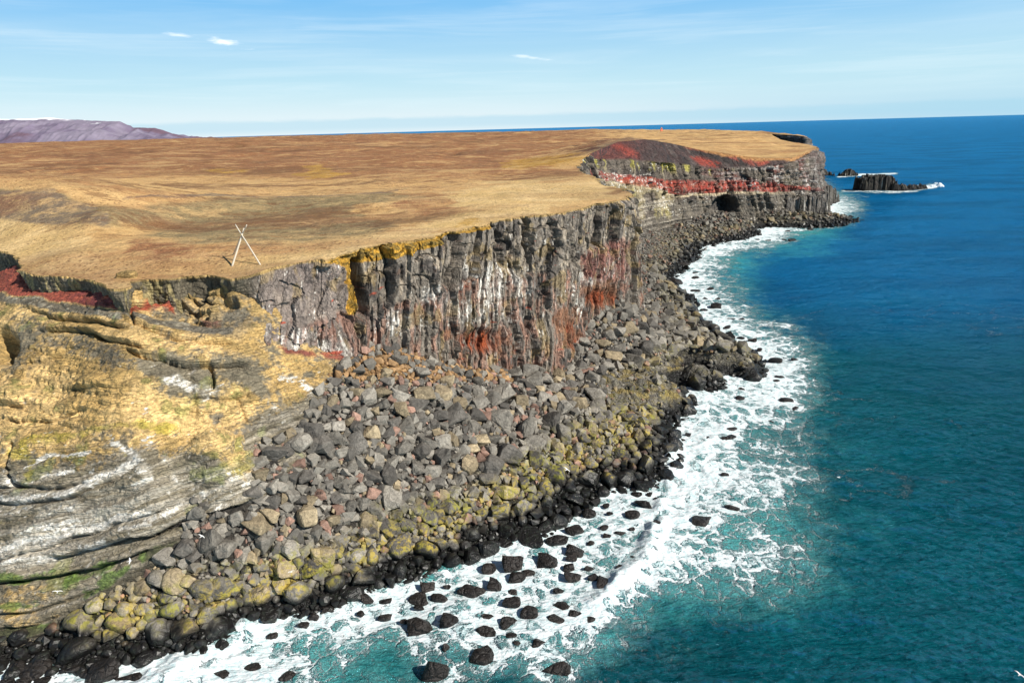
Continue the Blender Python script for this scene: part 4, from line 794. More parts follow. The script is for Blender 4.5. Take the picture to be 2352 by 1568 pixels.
fd = rbf([(x, y, v) for x, y, v in [
    (0, 1568, .75), (200, 1568, .8), (350, 1568, .95), (500, 1568, .75), (650, 1568, .62), (780, 1568, .42), (850, 1568, .35), (940, 1568, .3), (1050, 1568, .5), (1150, 1568, .42), (1250, 1568, .35), (1350, 1560, .2), (1480, 1568, 0), (1700, 1568, -.1), (2352, 1568, -.2),
    (100, 1530, .7), (250, 1530, .7), (420, 1500, 1.0), (520, 1470, 1.0), (600, 1440, 1.0), (700, 1420, .9), (800, 1400, .85), (560, 1520, .85), (680, 1480, .75), (800, 1470, .75), (900, 1440, .75), (880, 1510, .35), (950, 1470, .6), (1050, 1400, .7), (950, 1370, .7), (1100, 1330, .75), (1000, 1330, .6), (1150, 1430, .6), (1080, 1500, .55), (1200, 1350, .72), (1250, 1420, .55), (1180, 1500, .5), (1300, 1250, .75), (1200, 1270, .7), (1350, 1330, .6), (1300, 1450, .5), (1400, 1200, .8), (1450, 1140, .85), (1380, 1290, .62), (1450, 1240, .65), (1350, 1400, .7), (1400, 1430, .5), (1340, 1480, .5), (1420, 1500, .25),
    (1500, 1150, .75), (1535, 1100, .95), (1525, 1180, .95), (1500, 1260, .95), (1460, 1320, .92), (1400, 1370, .85), (1430, 1330, .9), (1560, 1120, .9), (1580, 1180, .9), (1550, 1240, .95), (1500, 1330, .85), (1500, 1400, .5), (1560, 1360, .42), (1600, 1300, .55), (1650, 1220, .62), (1700, 1180, .6), (1600, 1220, .75), (1620, 1120, .9), (1580, 1040, 1.05), (1640, 1050, .95), (1600, 980, 1.05), (1700, 1100, .7), (1760, 1050, .5), (1700, 1000, .7), (1780, 1000, .5),
    (1650, 940, .85), (1620, 890, .95), (1720, 920, .75), (1800, 940, .6), (1850, 1000, .4), (1700, 880, .9), (1780, 870, .8), (1850, 900, .45), (1780, 830, .95), (1760, 800, .85), (1850, 815, .6), (1800, 770, .65), (1720, 780, .8), (1680, 740, .8), (1740, 740, .6), (1820, 740, .35), (1620, 700, .85), (1700, 700, .6), (1600, 660, .9), (1660, 650, .6), (1580, 620, .95), (1630, 600, .75), (1700, 590, .35), (1680, 570, .85), (1750, 545, .95), (1800, 530, .95), (1870, 510, .9), (1800, 550, .5), (1930, 485, .85), (1970, 470, .6), (1950, 510, .4), (2000, 475, .25), (1880, 540, .15),
    (1900, 850, .15), (1850, 700, .02), (1900, 960, .15), (1960, 1050, .1), (1880, 1120, .3), (1800, 1180, .45), (1850, 1240, .42), (1900, 1280, .3), (1760, 1260, .5), (1700, 1300, .5), (1820, 1320, .35), (1900, 1200, .15), (1750, 1380, .3), (1650, 1380, .38), (1600, 1430, .22), (1750, 1440, .1), (1560, 1480, .2), (1640, 1490, .12), (1900, 1380, .05), (2000, 1250, .0), (2000, 1120, .05), (1950, 1450, .0), (2100, 1050, .02), (2100, 900, -.1), (2200, 1300, 0), (2300, 1100, 0), (2200, 700, -.2), (2300, 500, -.3), (2000, 600, -.2), (1800, 640, -.1), (2100, 800, -.15), (2050, 1500, -.05), (1950, 420, -.1), (2250, 400, -.3), (2200, 1500, -.1)]], 25)(np.clip(qx, -50, 2400), np.clip(qy, 380, 1600))
fd *= sst(qy, 395, 420) 
dsh = segd(gx.ravel(), gy.ravel(), [tuple(p) for p in shw]).reshape(gx.shape) if False else None
dc = segd(gx, gy, [tuple(p) for p in CRw]); dc2 = segd(gx, gy, [tuple(p) for p in CR2w])
for pl, w_, k in [([(1975, 440), (2050, 441), (2100, 439), (2160, 427)], 3.0, 1.1), ([(1935, 438), (1985, 441)], 2.6, 1.0), ([(1925, 407), (1985, 401), (2045, 400)], 2.2, 1.1), ([(2090, 432), (2150, 424)], 4.5, 1.2), ([(2000, 402), (2060, 399)], 1.8, 1), ([(1960, 402), (1990, 401)], 2.5, 1.), ([(1940, 450), (1995, 452)], 2, .6)]:
    fd = np.maximum(fd, k * (.8 + .5 * fbm(gx * .12, gy * .06, o=4, seed=955)) * sst(segd(qx, qy, pl), w_ * 2, w_ * .3))
fd = fd + fbm(gx * .12, gy * .12, o=4, seed=911) * .24 * sst(fd, -.05, .3)
z += .85 * np.exp(-(dc / 1.5) ** 2) * np.clip(.8 + 1.1 * fbm(gx * .25, gy * .25, o=4, seed=921), 0, 2) + .7 * np.exp(-(dc2 / 2.2) ** 2)
z += sst(fd, .5, 1.1) * nr * (fbm(gx * .9, gy * .9, o=4, seed=922) * .28 + .1) * sst(Rg, 600, 200)
z += nr * sst(fd, -.3, .3) * 0
aer = rbf([(x, y, v) for x, y, v in [(600, 1500, .8), (800, 1520, .7), (900, 1540, .45), (1050, 1540, .3), (1200, 1540, .3), (1300, 1480, .6), (1380, 1440, .75), (1450, 1480, .3), (1100, 1400, .6), (1250, 1380, .55), (1400, 1250, .7), (1500, 1380, .55), (1550, 1300, .8), (1640, 1200, .95), (1600, 1100, .9), (1750, 1200, .75), (1800, 1300, .55), (1850, 1200, .45), (1700, 1350, .5), (1650, 1450, .25), (1700, 1050, .6), (1850, 1080, .3), (1700, 900, .7), (1850, 950, .35), (1800, 800, .5), (1620, 640, .6), (1700, 580, .6), (1800, 545, .7), (1900, 520, .6), (1950, 480, .5), (2000, 470, .2), (1800, 620, .1), (2000, 1000, .10), (2200, 1200, .08), (2352, 1100, .12), (2200, 1500, .1), (1600, 1568, .12), (1350, 1568, .12), (2000, 800, .04), (2200, 600, .0), (2000, 500, .05), (2352, 300, 0), (1900, 700, .05), (100, 1560, .5), (2000, 440, .12), (2352, 800, .0)]], 30)(np.clip(qx, -50, 2400), np.clip(qy, 300, 1600))
aer = aer * sst(qy, 400, 470); aer = np.clip(aer + fbm(gx * .06, gy * .06, o=4, seed=931) * .14, 0, 1)
deep = sst(qy + fbm(gx * .01, gy * .01, o=3, seed=941) * 60, 1020, 520)
for px_, py_, w_, h_ in SURF:
    p = bz(px_, py_ + h_ * .3, 0); r_ = w_ / 2 / F * np.linalg.norm(p - CAM)
    i_ = np.searchsorted(rs, math.hypot(p[0], p[1])); j_ = int((math.atan2(p[0], p[1]) - ths[0]) / (ths[1] - ths[0])); k_ = 48
    sl_ = (slice(max(0, i_ - k_), i_ + k_), slice(max(0, j_ - k_), j_ + k_)); d_ = np.hypot(gx[sl_] - p[0], gy[sl_] - p[1])
    fd[sl_] += .22 * np.exp(-((d_ - r_ * 1.05) / (.35 * r_ + .5)) ** 2) * (1 + fbm(gx[sl_] * .6, gy[sl_] * .6, o=3, seed=977))
m, q = mat('sea_water')
pos = q.n('ShaderNodeNewGeometry').outputs['Position']; p2 = q.v('MULTIPLY', pos, (1, 1, 0))
FD, AE, DP = at2 = [q.n('ShaderNodeAttribute', attribute_name=k_).outputs['Fac'] for k_ in ('foam', 'aer', 'blue')]
wa = q.noise(p2, .35, 4, .6, 0, True); wb = q.noise(p2, 1.6, 3, .6, 0, True)
pw = q.v('ADD', p2, q.v('ADD', q.scale(q.v('SUBTRACT', wa, (.5, .5, .5)), 5.0), q.scale(q.v('SUBTRACT', wb, (.5, .5, .5)), 1.0)))
pw = q.v('MULTIPLY', pw, (1, 1, 0))
e1 = q.vor(pw, .30, 'DISTANCE_TO_EDGE'); e2 = q.vor(pw, .85, 'DISTANCE_TO_EDGE'); e3 = q.vor(pw, 2.3, 'DISTANCE_TO_EDGE')
nz = q.noise(p2, .28, 5, .65); nz2 = q.noise(pw, 1.3, 5, .7)
FD = q.m('ADD', FD, q.m('MULTIPLY', q.ss(AE, .2, .6), .07))
dd = q.m('ADD', FD, q.m('MULTIPLY', q.m('SUBTRACT', nz, .5), .9))
dd = q.m('SUBTRACT', q.m('MULTIPLY', dd, 1.1), .23)
th = q.m('MULTIPLY', q.m('MAXIMUM', dd, 0.0), q.m('MAXIMUM', dd, 0.0))
w1 = q.m('SUBTRACT', q.m('MULTIPLY', th, .30), e1); w2 = q.m('SUBTRACT', q.m('MULTIPLY', th, .22), e2); w3 = q.m('SUBTRACT', q.m('MULTIPLY', th, .20), e3)
foam = q.m('MAXIMUM', q.ss(w1, -.03, .05), q.m('MULTIPLY', q.ss(w2, -.03, .06), .8))
foam = q.m('MAXIMUM', foam, q.m('MULTIPLY', q.ss(w3, -.02, .08), .6))
foam = q.m('MULTIPLY', foam, q.ss(q.m('ADD', nz2, q.m('MULTIPLY', dd, .45)), .46, .72))
foam = q.m('MAXIMUM', foam, q.ss(q.m('ADD', dd, q.m('MULTIPLY', q.m('SUBTRACT', nz2, .5), .9)), .72, 1.05))
# stray whitecap flecks on the open water
fl1 = q.ss(q.m('ADD', q.noise(q.v('MULTIPLY', p2, (.55, 1.2, 0)), .16, 3, .6), q.m('MULTIPLY', q.noise(p2, 1.7, 4, .75), .42)), .975, 1.03)
fl1 = q.m('MULTIPLY', fl1, q.ss(DP, 1.0, .3)); foam = q.m('MAXIMUM', foam, q.m('MULTIPLY', fl1, .7))
wis = q.m('MULTIPLY', q.ss(q.vor(q.v('MULTIPLY', pw, (1, 1.5, 0)), .055, 'DISTANCE_TO_EDGE'), .045, .005), q.m('MULTIPLY', q.ss(q.noise(p2, .022, 3, .6), .52, .64), q.ss(nz2, .48, .66)))
foam = q.m('MAXIMUM', foam, q.m('MULTIPLY', q.m('MULTIPLY', wis, q.ss(DP, .9, .2)), .9))
big = q.noise(q.v('MULTIPLY', p2, (1, 1.8, 0)), .012, 4, .55)
dcol = q.mix(q.ss(q.m('ADD', DP, q.m('MULTIPLY', q.m('SUBTRACT', big, .5), .7)), .15, .85), (0.001, 0.080, 0.098), (0.002, 0.118, 0.29))
dcol = q.mix(q.ss(big, .42, .62), dcol, q.scale(dcol, .74))
wcol = q.mix(q.ss(q.m('ADD', AE, q.m('MULTIPLY', q.m('SUBTRACT', nz, .5), .5)), .15, 1.0), dcol, (0.08, 0.48, 0.46))
wcol = q.mix(q.m('MULTIPLY', q.ss(dd, .0, .75), .5), wcol, (0.26, 0.60, 0.60))
wcol = q.mix(foam, wcol, q.mix(q.ss(nz2, .35, .6), (0.48, .64, .67), (0.78, 0.82, 0.84)))
dist = q.v('LENGTH', pos)
r1 = q.noise(q.v('MULTIPLY', p2, (.55, 1.3, 0)), 1.1, 5, .62); r2 = q.noise(q.v('MULTIPLY', p2, (.5, 1.2, 0)), .22, 4, .6); r3 = q.noise(q.v('MULTIPLY', p2, (.3, 1.0, 0)), .035, 4, .6)
hh = q.m('ADD', q.m('MULTIPLY', r1, 1.1), q.m('ADD', q.m('MULTIPLY', r2, 1.3), q.m('MULTIPLY', r3, 3.5)))
hh = q.m('ADD', q.m('MULTIPLY', hh, q.lin(foam, 0, 1, 1.0, .3)), q.m('MULTIPLY', foam, .12))
bp = q.n('ShaderNodeBump', {'Strength': 1.0, 'Distance': 1.4, 'Height': hh}).outputs[0]
nf = q.v('ADD', q.noise(q.v('MULTIPLY', p2, (.5, 1.1, 0)), .45, 2, .6, 0, True), q.noise(q.v('MULTIPLY', p2, (.5, 1.1, 0)), .07, 2, .6, 0, True))
nf = q.v('MULTIPLY', q.v('SUBTRACT', nf, (1, 1, 1)), (1, 1, 0)); bp = q.v('NORMALIZE', q.v('ADD', bp, q.scale(nf, q.lin(dist, 120, 1200, .15, .9))))
fr = q.m('MINIMUM', q.n('ShaderNodeFresnel', {'IOR': 1.33, 'Normal': bp}).outputs[0], .42)
df_ = q.n('ShaderNodeBsdfDiffuse', {'Color': wcol, 'Normal': bp}).outputs[0]; gl_ = q.n('ShaderNodeBsdfGlossy', {'Color': (.30, .70, 1.0), 'Roughness': .10, 'Normal': bp}).outputs[0]
q.n('ShaderNodeOutputMaterial', {0: q.n('ShaderNodeMixShader', {0: q.m('MULTIPLY', fr, q.m('SUBTRACT', 1.0, foam)), 1: df_, 2: gl_}).outputs[0]})
sea = newmesh('sea', np.stack([gx, gy, z], -1).reshape(-1, 3), gridf(*z.shape)[:, ::-1], m, True, None, {'foam': fd + .015 + .14 * sst(qx, 1640, 1760) * sst(qx, 2000, 1880) * sst(qy, 760, 860) * sst(qy, 1480, 1300), 'aer': aer, 'blue': deep}); sea['kind'] = 'structure'
# ------------------------------------------------------------------ rocks
from mathutils import noise as mn
def hullrock(seed, ang=True, flat=.75, sub=1):
    """unit boulder: convex hull of scattered points, softened and roughened; angular or sea-rounded"""
    r_ = random.Random(seed); bm = bmesh.new()
    for i in range(16 if ang else 40):
        v = Vector((r_.gauss(0, 1), r_.gauss(0, 1), r_.gauss(0, 1))).normalized()
        if ang: v = Vector([max(-.68, min(.68, c_)) for c_ in v]) * r_.uniform(.8, 1.1)
        bm.verts.new(v)
    if not ang:
        bm.clear(); bmesh.ops.create_icosphere(bm, subdivisions=3 if sub else 2, radius=1)
        pl_ = [(Vector((r_.gauss(0, 1), r_.gauss(0, 1), r_.gauss(0, 1))).normalized(), r_.uniform(.62, .95)) for _ in range(12)]
        for v in bm.verts:
            for n_, d_ in pl_:
                e = v.co.dot(n_) - d_
                if e > 0: v.co -= n_ * e * .85
            v.co *= 1 + mn.fractal(v.co * 1.5 + Vector((seed * 3.1, 0, 0)), .8, 2.1, 4) * .10
    if ang: hu = bmesh.ops.convex_hull(bm, input=bm.verts)
    if ang: bmesh.ops.delete(bm, geom=list({e for e in hu['geom_interior'] + hu['geom_unused'] if isinstance(e, bmesh.types.BMVert)}), context='VERTS')
    if sub and ang:
        bmesh.ops.bevel(bm, geom=bm.edges[:], offset=.07 if ang else .16, segments=1, affect='EDGES', clamp_overlap=True)
        bmesh.ops.triangulate(bm, faces=bm.faces[:]); bmesh.ops.remove_doubles(bm, verts=bm.verts[:], dist=.02)
        for _ in range(sub):
            bmesh.ops.subdivide_edges(bm, edges=[e for e in bm.edges if e.calc_length() > .22], cuts=1, use_grid_fill=True); bmesh.ops.triangulate(bm, faces=bm.faces[:])
        bm.normal_update()
        for v in bm.verts:
            p = v.co * 1.6 + Vector((seed * 3.1, 0, 0)); k = mn.fractal(p, .8, 2.1, 4) * (.07 if ang else .09) + mn.noise(v.co * 1.1 + Vector((seed, 2, 0))) * (.05 if ang else .12)
            v.co += v.co.normalized() * k
    bmesh.ops.recalc_face_normals(bm, faces=bm.faces[:]); bmesh.ops.triangulate(bm, faces=bm.faces[:])
    V = np.array([v.co[:] for v in bm.verts]); Fc = np.array([[v.index for v in f.verts] for f in bm.faces]); bm.free()
    V -= (V.max(0) + V.min(0)) / 2; V /= (V.max(0) - V.min(0)) / 2; V[:, 2] *= flat
    V[:, 1] *= r_.uniform(.72, 1.0); return V, Fc
rock_m = rockmat('boulder_rock', 'obj', 1.9, 7.0, .7, .12, .7, (1, 1, 1, .22), .8, True)
wet_m = rockmat('wet_rock', 'obj', 1.9, 7.0, 1.0, .2, .8, (1, 1, 1, .5))
for nd in wet_m.node_tree.nodes:
    if nd.type == 'BSDF_PRINCIPLED': nd.inputs['Roughness'].default_value = .5; nd.inputs['Specular IOR Level'].default_value = .28
loose_m = rockmat('loose_rock', 'attr', 2.0, 8.0, .5, .08, .6, None, .7, True)
def mkmesh(nm, V, Fc, m, smooth):
    me = bpy.data.meshes.new(nm); me.from_pydata(V.tolist(), [], Fc.tolist()); me.polygons.foreach_set('use_smooth', [smooth] * len(Fc)); me.materials.append(m); me.update(); return me
BIG = [mkmesh('boulder', *hullrock(i, True), rock_m, False) for i in range(14)]
BIGR = [mkmesh('boulder', *hullrock(40 + i, False), rock_m, True) for i in range(8)]
WET = [mkmesh('surf_rock', *hullrock(80 + i, i % 3 != 0, .8, 2), wet_m, True) for i in range(14)]
LOW = [hullrock(200 + i, True, .8, 0) for i in range(14)]; LOWR = [hullrock(240 + i, False, .8, 0) for i in range(6)]

def hit(px, py):
    """where the sight line through a picture point meets the shore"""
    d = ray(px, py); D = np.linspace(60, 520, 1400); k = D / d[1]; p = CAM[None] + d[None] * k[:, None]
    h = Hs(p[:, 0], p[:, 1]); i = np.argmax(p[:, 2] < h); return p[i]
B6 = '675,480,130,110 535,580,110,120 630,545,130,80 560,700,110,130 265,600,85,85 410,470,120,60 1180,640,150,150 1020,620,120,80 650,685,55,110 730,680,80,70 330,740,100,110 240,810,120,130 870,770,120,80 990,700,90,120 1130,780,110,80 1240,880,150,160 1550,830,90,120 1410,910,110,120 470,930,100,70 530,840,130,70 350,1020,110,80 740,990,100,120 640,970,120,100 880,900,100,60 1130,940,160,130 990,840,90,55 600,920,100,60 200,960,90,70 290,1190,100,80 355,1220,100,90 475,1160,140,120 100,1150,85,80 620,1090,90,70 900,1040,100,70 870,1110,90,80 1000,1120,110,90 710,800,130,60 1450,500,100,90 1640,420,80,70 1780,370,90,70 2050,260,110,120 1310,520,110,80 1380,610,80,60 1500,650,120,110 1460,790,110,90 720,1290,120,110 1180,1240,130,150 1320,1220,130,120 1540,1010,130,120 1740,1030,130,120 1220,1110,140,100 1890,1040,110,130 1990,1030,140,100 530,1480,150,150 690,1490,160,130 340,1540,100,90 240,1530,110,80 1480,1190,90,110 960,1300,70,80 1100,1480,130,100 870,1470,80,90 1380,1430,170,90 570,1330,110,80 300,1300,110,90 80,1300,90,90 1800,810,80,70 2070,760,90,80 1960,870,90,80'
B5 = '1530,750,160,160 1990,600,140,140 2310,710,130,120 1800,290,170,140 870,880,130,90 985,890,90,90 835,980,120,130 1150,800,100,80 1210,690,150,130 1400,750,140,150 1820,790,110,130 1940,730,100,130 1510,1030,130,160 1090,1040,150,150 550,1160,200,130 545,970,130,120 620,1010,110,110 780,1070,90,80 1440,920,130,90 1690,530,90,90 1510,340,120,70 1870,930,140,100 1260,1020,140,90 2150,600,150,150 400,1130,70,80 2020,460,140,90'
hand = []
for s_, fx, ox, oy in [(B6, .3516, 735, 735), (B5, .332, 0, 1102.5)]:
    for t in s_.split():
        x, y, w_, h_ = map(float, t.split(',')); hand.append((ox + x * fx, oy + y * fx, w_ * fx, h_ * fx))
for t in [(1650, 783, 26, 28), (1562, 770, 30, 30), (1480, 800, 44, 40), (1455, 815, 34, 40), (1500, 740, 30, 26), (1560, 800, 34, 26), (1420, 760, 30, 30), (1440, 720, 26, 26), (1580, 705, 40, 22), (1545, 735, 28, 22), (1490, 680, 28, 22), (1520, 660, 24, 20), (1530, 705, 30, 24), (1455, 690, 26, 22), (1410, 820, 36, 34), (1380, 790, 30, 30), (1510, 770, 26, 26), (1470, 770, 26, 22), (1400, 730, 24, 22), (1560, 690, 22, 16), (1600, 730, 26, 18), (1610, 760, 30, 20), (1430, 660, 22, 18), (1500, 625, 24, 16)]: hand.append(t)
def mean_slant(p): return np.linalg.norm(p - CAM)
PL = []            # placed stones: x, y, z, radius, colour, kind, squash
cell = {}
OCC = np.zeros((3500, 4200), bool)
SXg = np.arange(-80, 280, .5); SYg = np.arange(60, 500, .5); _gx, _gy = np.meshgrid(SXg, SYg, indexing='ij'); _h0 = Hs0(_gx, _gy); _gr = np.gradient(_h0, .5)
SLO = np.clip(1 / np.sqrt(1 + _gr[0] ** 2 + _gr[1] ** 2), .5, 1) ** 1.2
def slo(x, y): return SLO[min(719, max(0, int((x + 80) * 2))), min(879, max(0, int((y - 60) * 2)))]
def sfree(x, y, r):
    r *= slo(x, y)
    i, j, k_ = int((x + 80) * 10), int((y - 60) * 10), max(1, int(r * 6.6))
    if i < 8 or j < 8 or i > 3480 or j > 4180: return False
    if OCC[i - k_:i + k_ + 1, j - k_:j + k_ + 1].any(): return False
    return True
def occ(x, y, r):
    r *= slo(x, y)
    i, j, k_ = int((x + 80) * 10), int((y - 60) * 10), int(r * 7.8)
    a_, b_ = np.ogrid[-k_:k_ + 1, -k_:k_ + 1]
    if i - k_ < 0 or j - k_ < 0 or i + k_ + 1 > 3500 or j + k_ + 1 > 4200: return
    OCC[i - k_:i + k_ + 1, j - k_:j + k_ + 1] |= (a_ * a_ + b_ * b_ <= k_ * k_ * 1.1 + 1)
def free(x, y, r, k=.8):
    k = k * slo(x, y)
    for i in range(int((x - r - 2) // 2), int((x + r + 2) // 2) + 1):
        for j in range(int((y - r - 2) // 2), int((y + r + 2) // 2) + 1):
            for (a, b_, c_) in cell.get((i, j), ()):
                if (a - x) ** 2 + (b_ - y) ** 2 < (k * (r + c_)) ** 2: return False
    return True
def put(x, y, r):
    occ(x, y, r); cell.setdefault((int(x // 2), int(y // 2)), []).append((x, y, r))
def stonecol(x, y, z, r, px, py):
    g_ = random.uniform(.6, 1.35); base = np.array((0.185, 0.168, 0.142)) * g_
    u_ = random.random()
    if u_ < .13 and r < 1.1: base = np.array((0.24, 0.145, 0.11)) * g_
    elif u_ < .20: base = np.array((0.24, 0.19, 0.12)) * g_
    elif u_ < .42: base = np.array((0.095, 0.086, 0.075)) * g_
    if px < 1180 and py < 880 and r < 1.0: base = np.array((0.30, 0.18, 0.085)) * random.uniform(.6, 1.2) if random.random() < .65 else base
    if px > 1380 and py < 760: base *= .78
    if px < 330: base = base * np.array((1.15, 1.08, .9))
    return np.clip(base, 0, 1)
for px, py, w_, h_ in hand:
    p = hit(px, py + h_ * .25); r = w_ / 2 / F * mean_slant(p) * 1.16
    if not free(p[0], p[1], r, .6): continue
    put(p[0], p[1], r); PL.append([p[0], p[1], p[2], r, stonecol(p[0], p[1], p[2], r, px, py), h_ / w_, True])
# zones of loose stone, in plan
def scat(N_, r0_, r1_, region, k, rel=.8):
    x0, x1, y0, y1 = region; X = rng.uniform(x0, x1, N_); Y = rng.uniform(y0, y1, N_); Zs = Hs(X, Y)
    qx, qy = proj(np.stack([X, Y, Zs], -1))
    tz = np.where((X < -17) & (qx < np.interp(qy, cy_, cx_) + 25), Ht(X, Y), -99)
    plat = polym(qx, qy, [(1370, 868), (1420, 850), (1500, 838), (1590, 805), (1690, 805), (1755, 845), (1755, 862), (1600, 866), (1585, 905), (1560, 950), (1480, 935), (1400, 930)], 6)
    ok_ = (Zs > -.6) & (Zs < 27) & (qx > -60) & (tz < Zs + .5) & (qx < 2000)
    for i in np.nonzero(ok_)[0].tolist():
        x, y, z_ = X[i], Y[i], Zs[i]
        if z_ < -.6 or qx[i] < -60 or tz[i] > z_ + .5 or (plat[i] > .4 and random.random() < .985): continue
        if z_ > 27: continue
        r = r0_ + (r1_ - r0_) * random.random() ** 1.3
        if qx[i] < 560: r *= .8
        if 900 > qy[i] and qx[i] < 1180: r *= .62
        if qx[i] > 1420 and 520 < qy[i] < 610 and qx[i] < 1540: r *= .55
        if r > .75:
            if not free(x, y, r, rel): continue
            put(x, y, r)
        else:
            if not sfree(x, y, r): continue
            occ(x, y, r)
        PL.append([x, y, z_, r, stonecol(x, y, z_, r, qx[i], qy[i]), random.uniform(.7, 1.1), False])
NEAR = (-70, 72, 66, 205)
def inshore(x): return x
scat(1500, 1.6, 2.5, NEAR, 0, 1.0); scat(5000, 1.1, 1.9, NEAR, 0, .9); scat(22000, .75, 1.2, NEAR, 0, .8); scat(60000, .48, .8, NEAR, 0, .78); scat(130000, .3, .5, NEAR, 0, .75); scat(90000, .2, .34, NEAR, 0, .72)
scat(2500, 1.0, 1.9, (25, 260, 200, 470), 0, .85); scat(14000, .6, 1.1, (25, 260, 200, 470), 0, .8); scat(30000, .4, .6, (30, 180, 200, 400), 0, .8)
# keep stones in view; the largest as seen become boulders of their own
A_ = np.array([[p[0], p[1], p[2], p[3]] for p in PL]); qx, qy = proj(A_[:, :3]); sl_ = np.linalg.norm(A_[:, :3] - CAM, axis=1)
vis = (qx > -40) & (qx < 2380) & (qy < 1600)
app = A_[:, 3] / sl_ * vis; order = np.argsort(-app)
topi = set(order[:300].tolist())
print('stones', len(PL), 'smallest boulder px', app[order[299]] * 683 * 2)
GRP = 'grey boulders lying on the scree'
def where(px, py):
    if py < 700: return 'on the dark bank beyond the cliff corner' if px > 1420 else 'at the far foot of the cliff'
    if px > 1380 and py < 840: return 'behind the flat lava point'
    if px < 560: return 'below the pale layered slope'
    if py < 900: return 'on scree at the cliff foot'
    sh_ = yi(np.array([px]), [(a, b_) for a, b_ in SHL[:20]])[0]
    if sh_ - py < 110: return 'on scree beside the surf'
    if px < 900: return 'on the left side of the scree'
    if px > 1250: return 'on scree below the lava shelf'
    return 'in the middle of the scree'
def mklabel(px, py, r, c_, ang, asp, z_):
    sz = 'huge' if r > 2.3 else 'large' if r > 1.5 else 'mid sized' if r > 1.15 else 'smaller'
    sp_ = 'angular' if ang else 'rounded'
    tone = 'black wet' if z_ < 1.2 else 'yellow lichened' if z_ < 4.2 else 'reddish' if c_[0] > c_[2] * 1.6 else 'dark grey' if c_.mean() < .135 else 'pale grey' if c_.mean() > .19 else 'grey'
    form = 'tall ' if asp > 1.15 else 'flat ' if asp < .62 else ''
    return f'{sz} {form}{sp_} {tone} boulder {where(px, py)}'
labs = []
sV, sF, sC, off = [], [], [], 0
objs = []
for i in order.tolist():
    x, y, z_, r, c_, asp, hnd = PL[i]
    rd = (z_ < 3.2 and random.random() < .5) or (x < -38 and z_ < 7 and random.random() < .6)
    a_ = random.uniform(0, 6.28)
    if i in topi:
        me = random.choice(BIGR if rd else BIG); o = bpy.data.objects.new('boulder', me); COL.objects.link(o)
        hh_ = min(1.25, max(.6, asp)); o.scale = (r, r, r * hh_ * 1.05); o.location = (x, y, z_ + r * .42 * hh_)
        o.rotation_euler = (random.uniform(-.45, .45), random.uniform(-.45, .45), a_)
        o.color = (*c_, 1); tag(o, mklabel(qx[i], qy[i], r, c_, not rd, asp, z_), 'boulder', None); objs.append((o, qx[i], qy[i]))
    elif vis[i]:
        V, Fc = random.choice(LOWR if rd else LOW)
        b1, b2, = random.uniform(-.6, .6), random.uniform(-.6, .6)
        R_ = np.array(Matrix.Rotation(a_, 3, 'Z') @ Matrix.Rotation(b1, 3, 'X') @ Matrix.Rotation(b2, 3, 'Y'))
        Vn = (V * np.array((r, r, r * random.uniform(.85, 1.15)))) @ R_.T + np.array((x, y, z_ + r * .42))
        sV.append(Vn); sF.append(Fc + off); sC.append(np.repeat(c_[None], len(V), 0)); off += len(V)
loose = newmesh('loose_stones', np.concatenate(sV), np.concatenate(sF), loose_m, False, np.concatenate(sC))
tag(loose, 'countless small grey and reddish stones filling the scree and beaches', 'stones', None, 'stuff')
print('loose faces', sum(len(f) for f in sF))
# make labels single out each boulder: order equals from left to right
from collections import defaultdict
by_l = defaultdict(list)
for t in objs: by_l[t[0]['label']].append(t)
ORD = ['leftmost', 'second from left', 'third from left', 'fourth from left', 'fifth from left', 'sixth from left', 'seventh from left', 'eighth from left', 'ninth from left', 'tenth from left', 'eleventh from left', 'twelfth from left', 'thirteenth from left', 'fourteenth from left', 'fifteenth from left', 'sixteenth from left', 'seventeenth from left', 'eighteenth from left', 'nineteenth from left', 'twentieth from left']
for l_, ts in by_l.items():
    if len(ts) > 1:
        ts.sort(key=lambda t: t[1])
        for k_, t in enumerate(ts): t[0]['label'] = l_ + ', ' + (ORD[k_] if k_ < 20 else 'far right')
for t in objs: t[0]['group'] = 'boulders lying on the scree and shore'

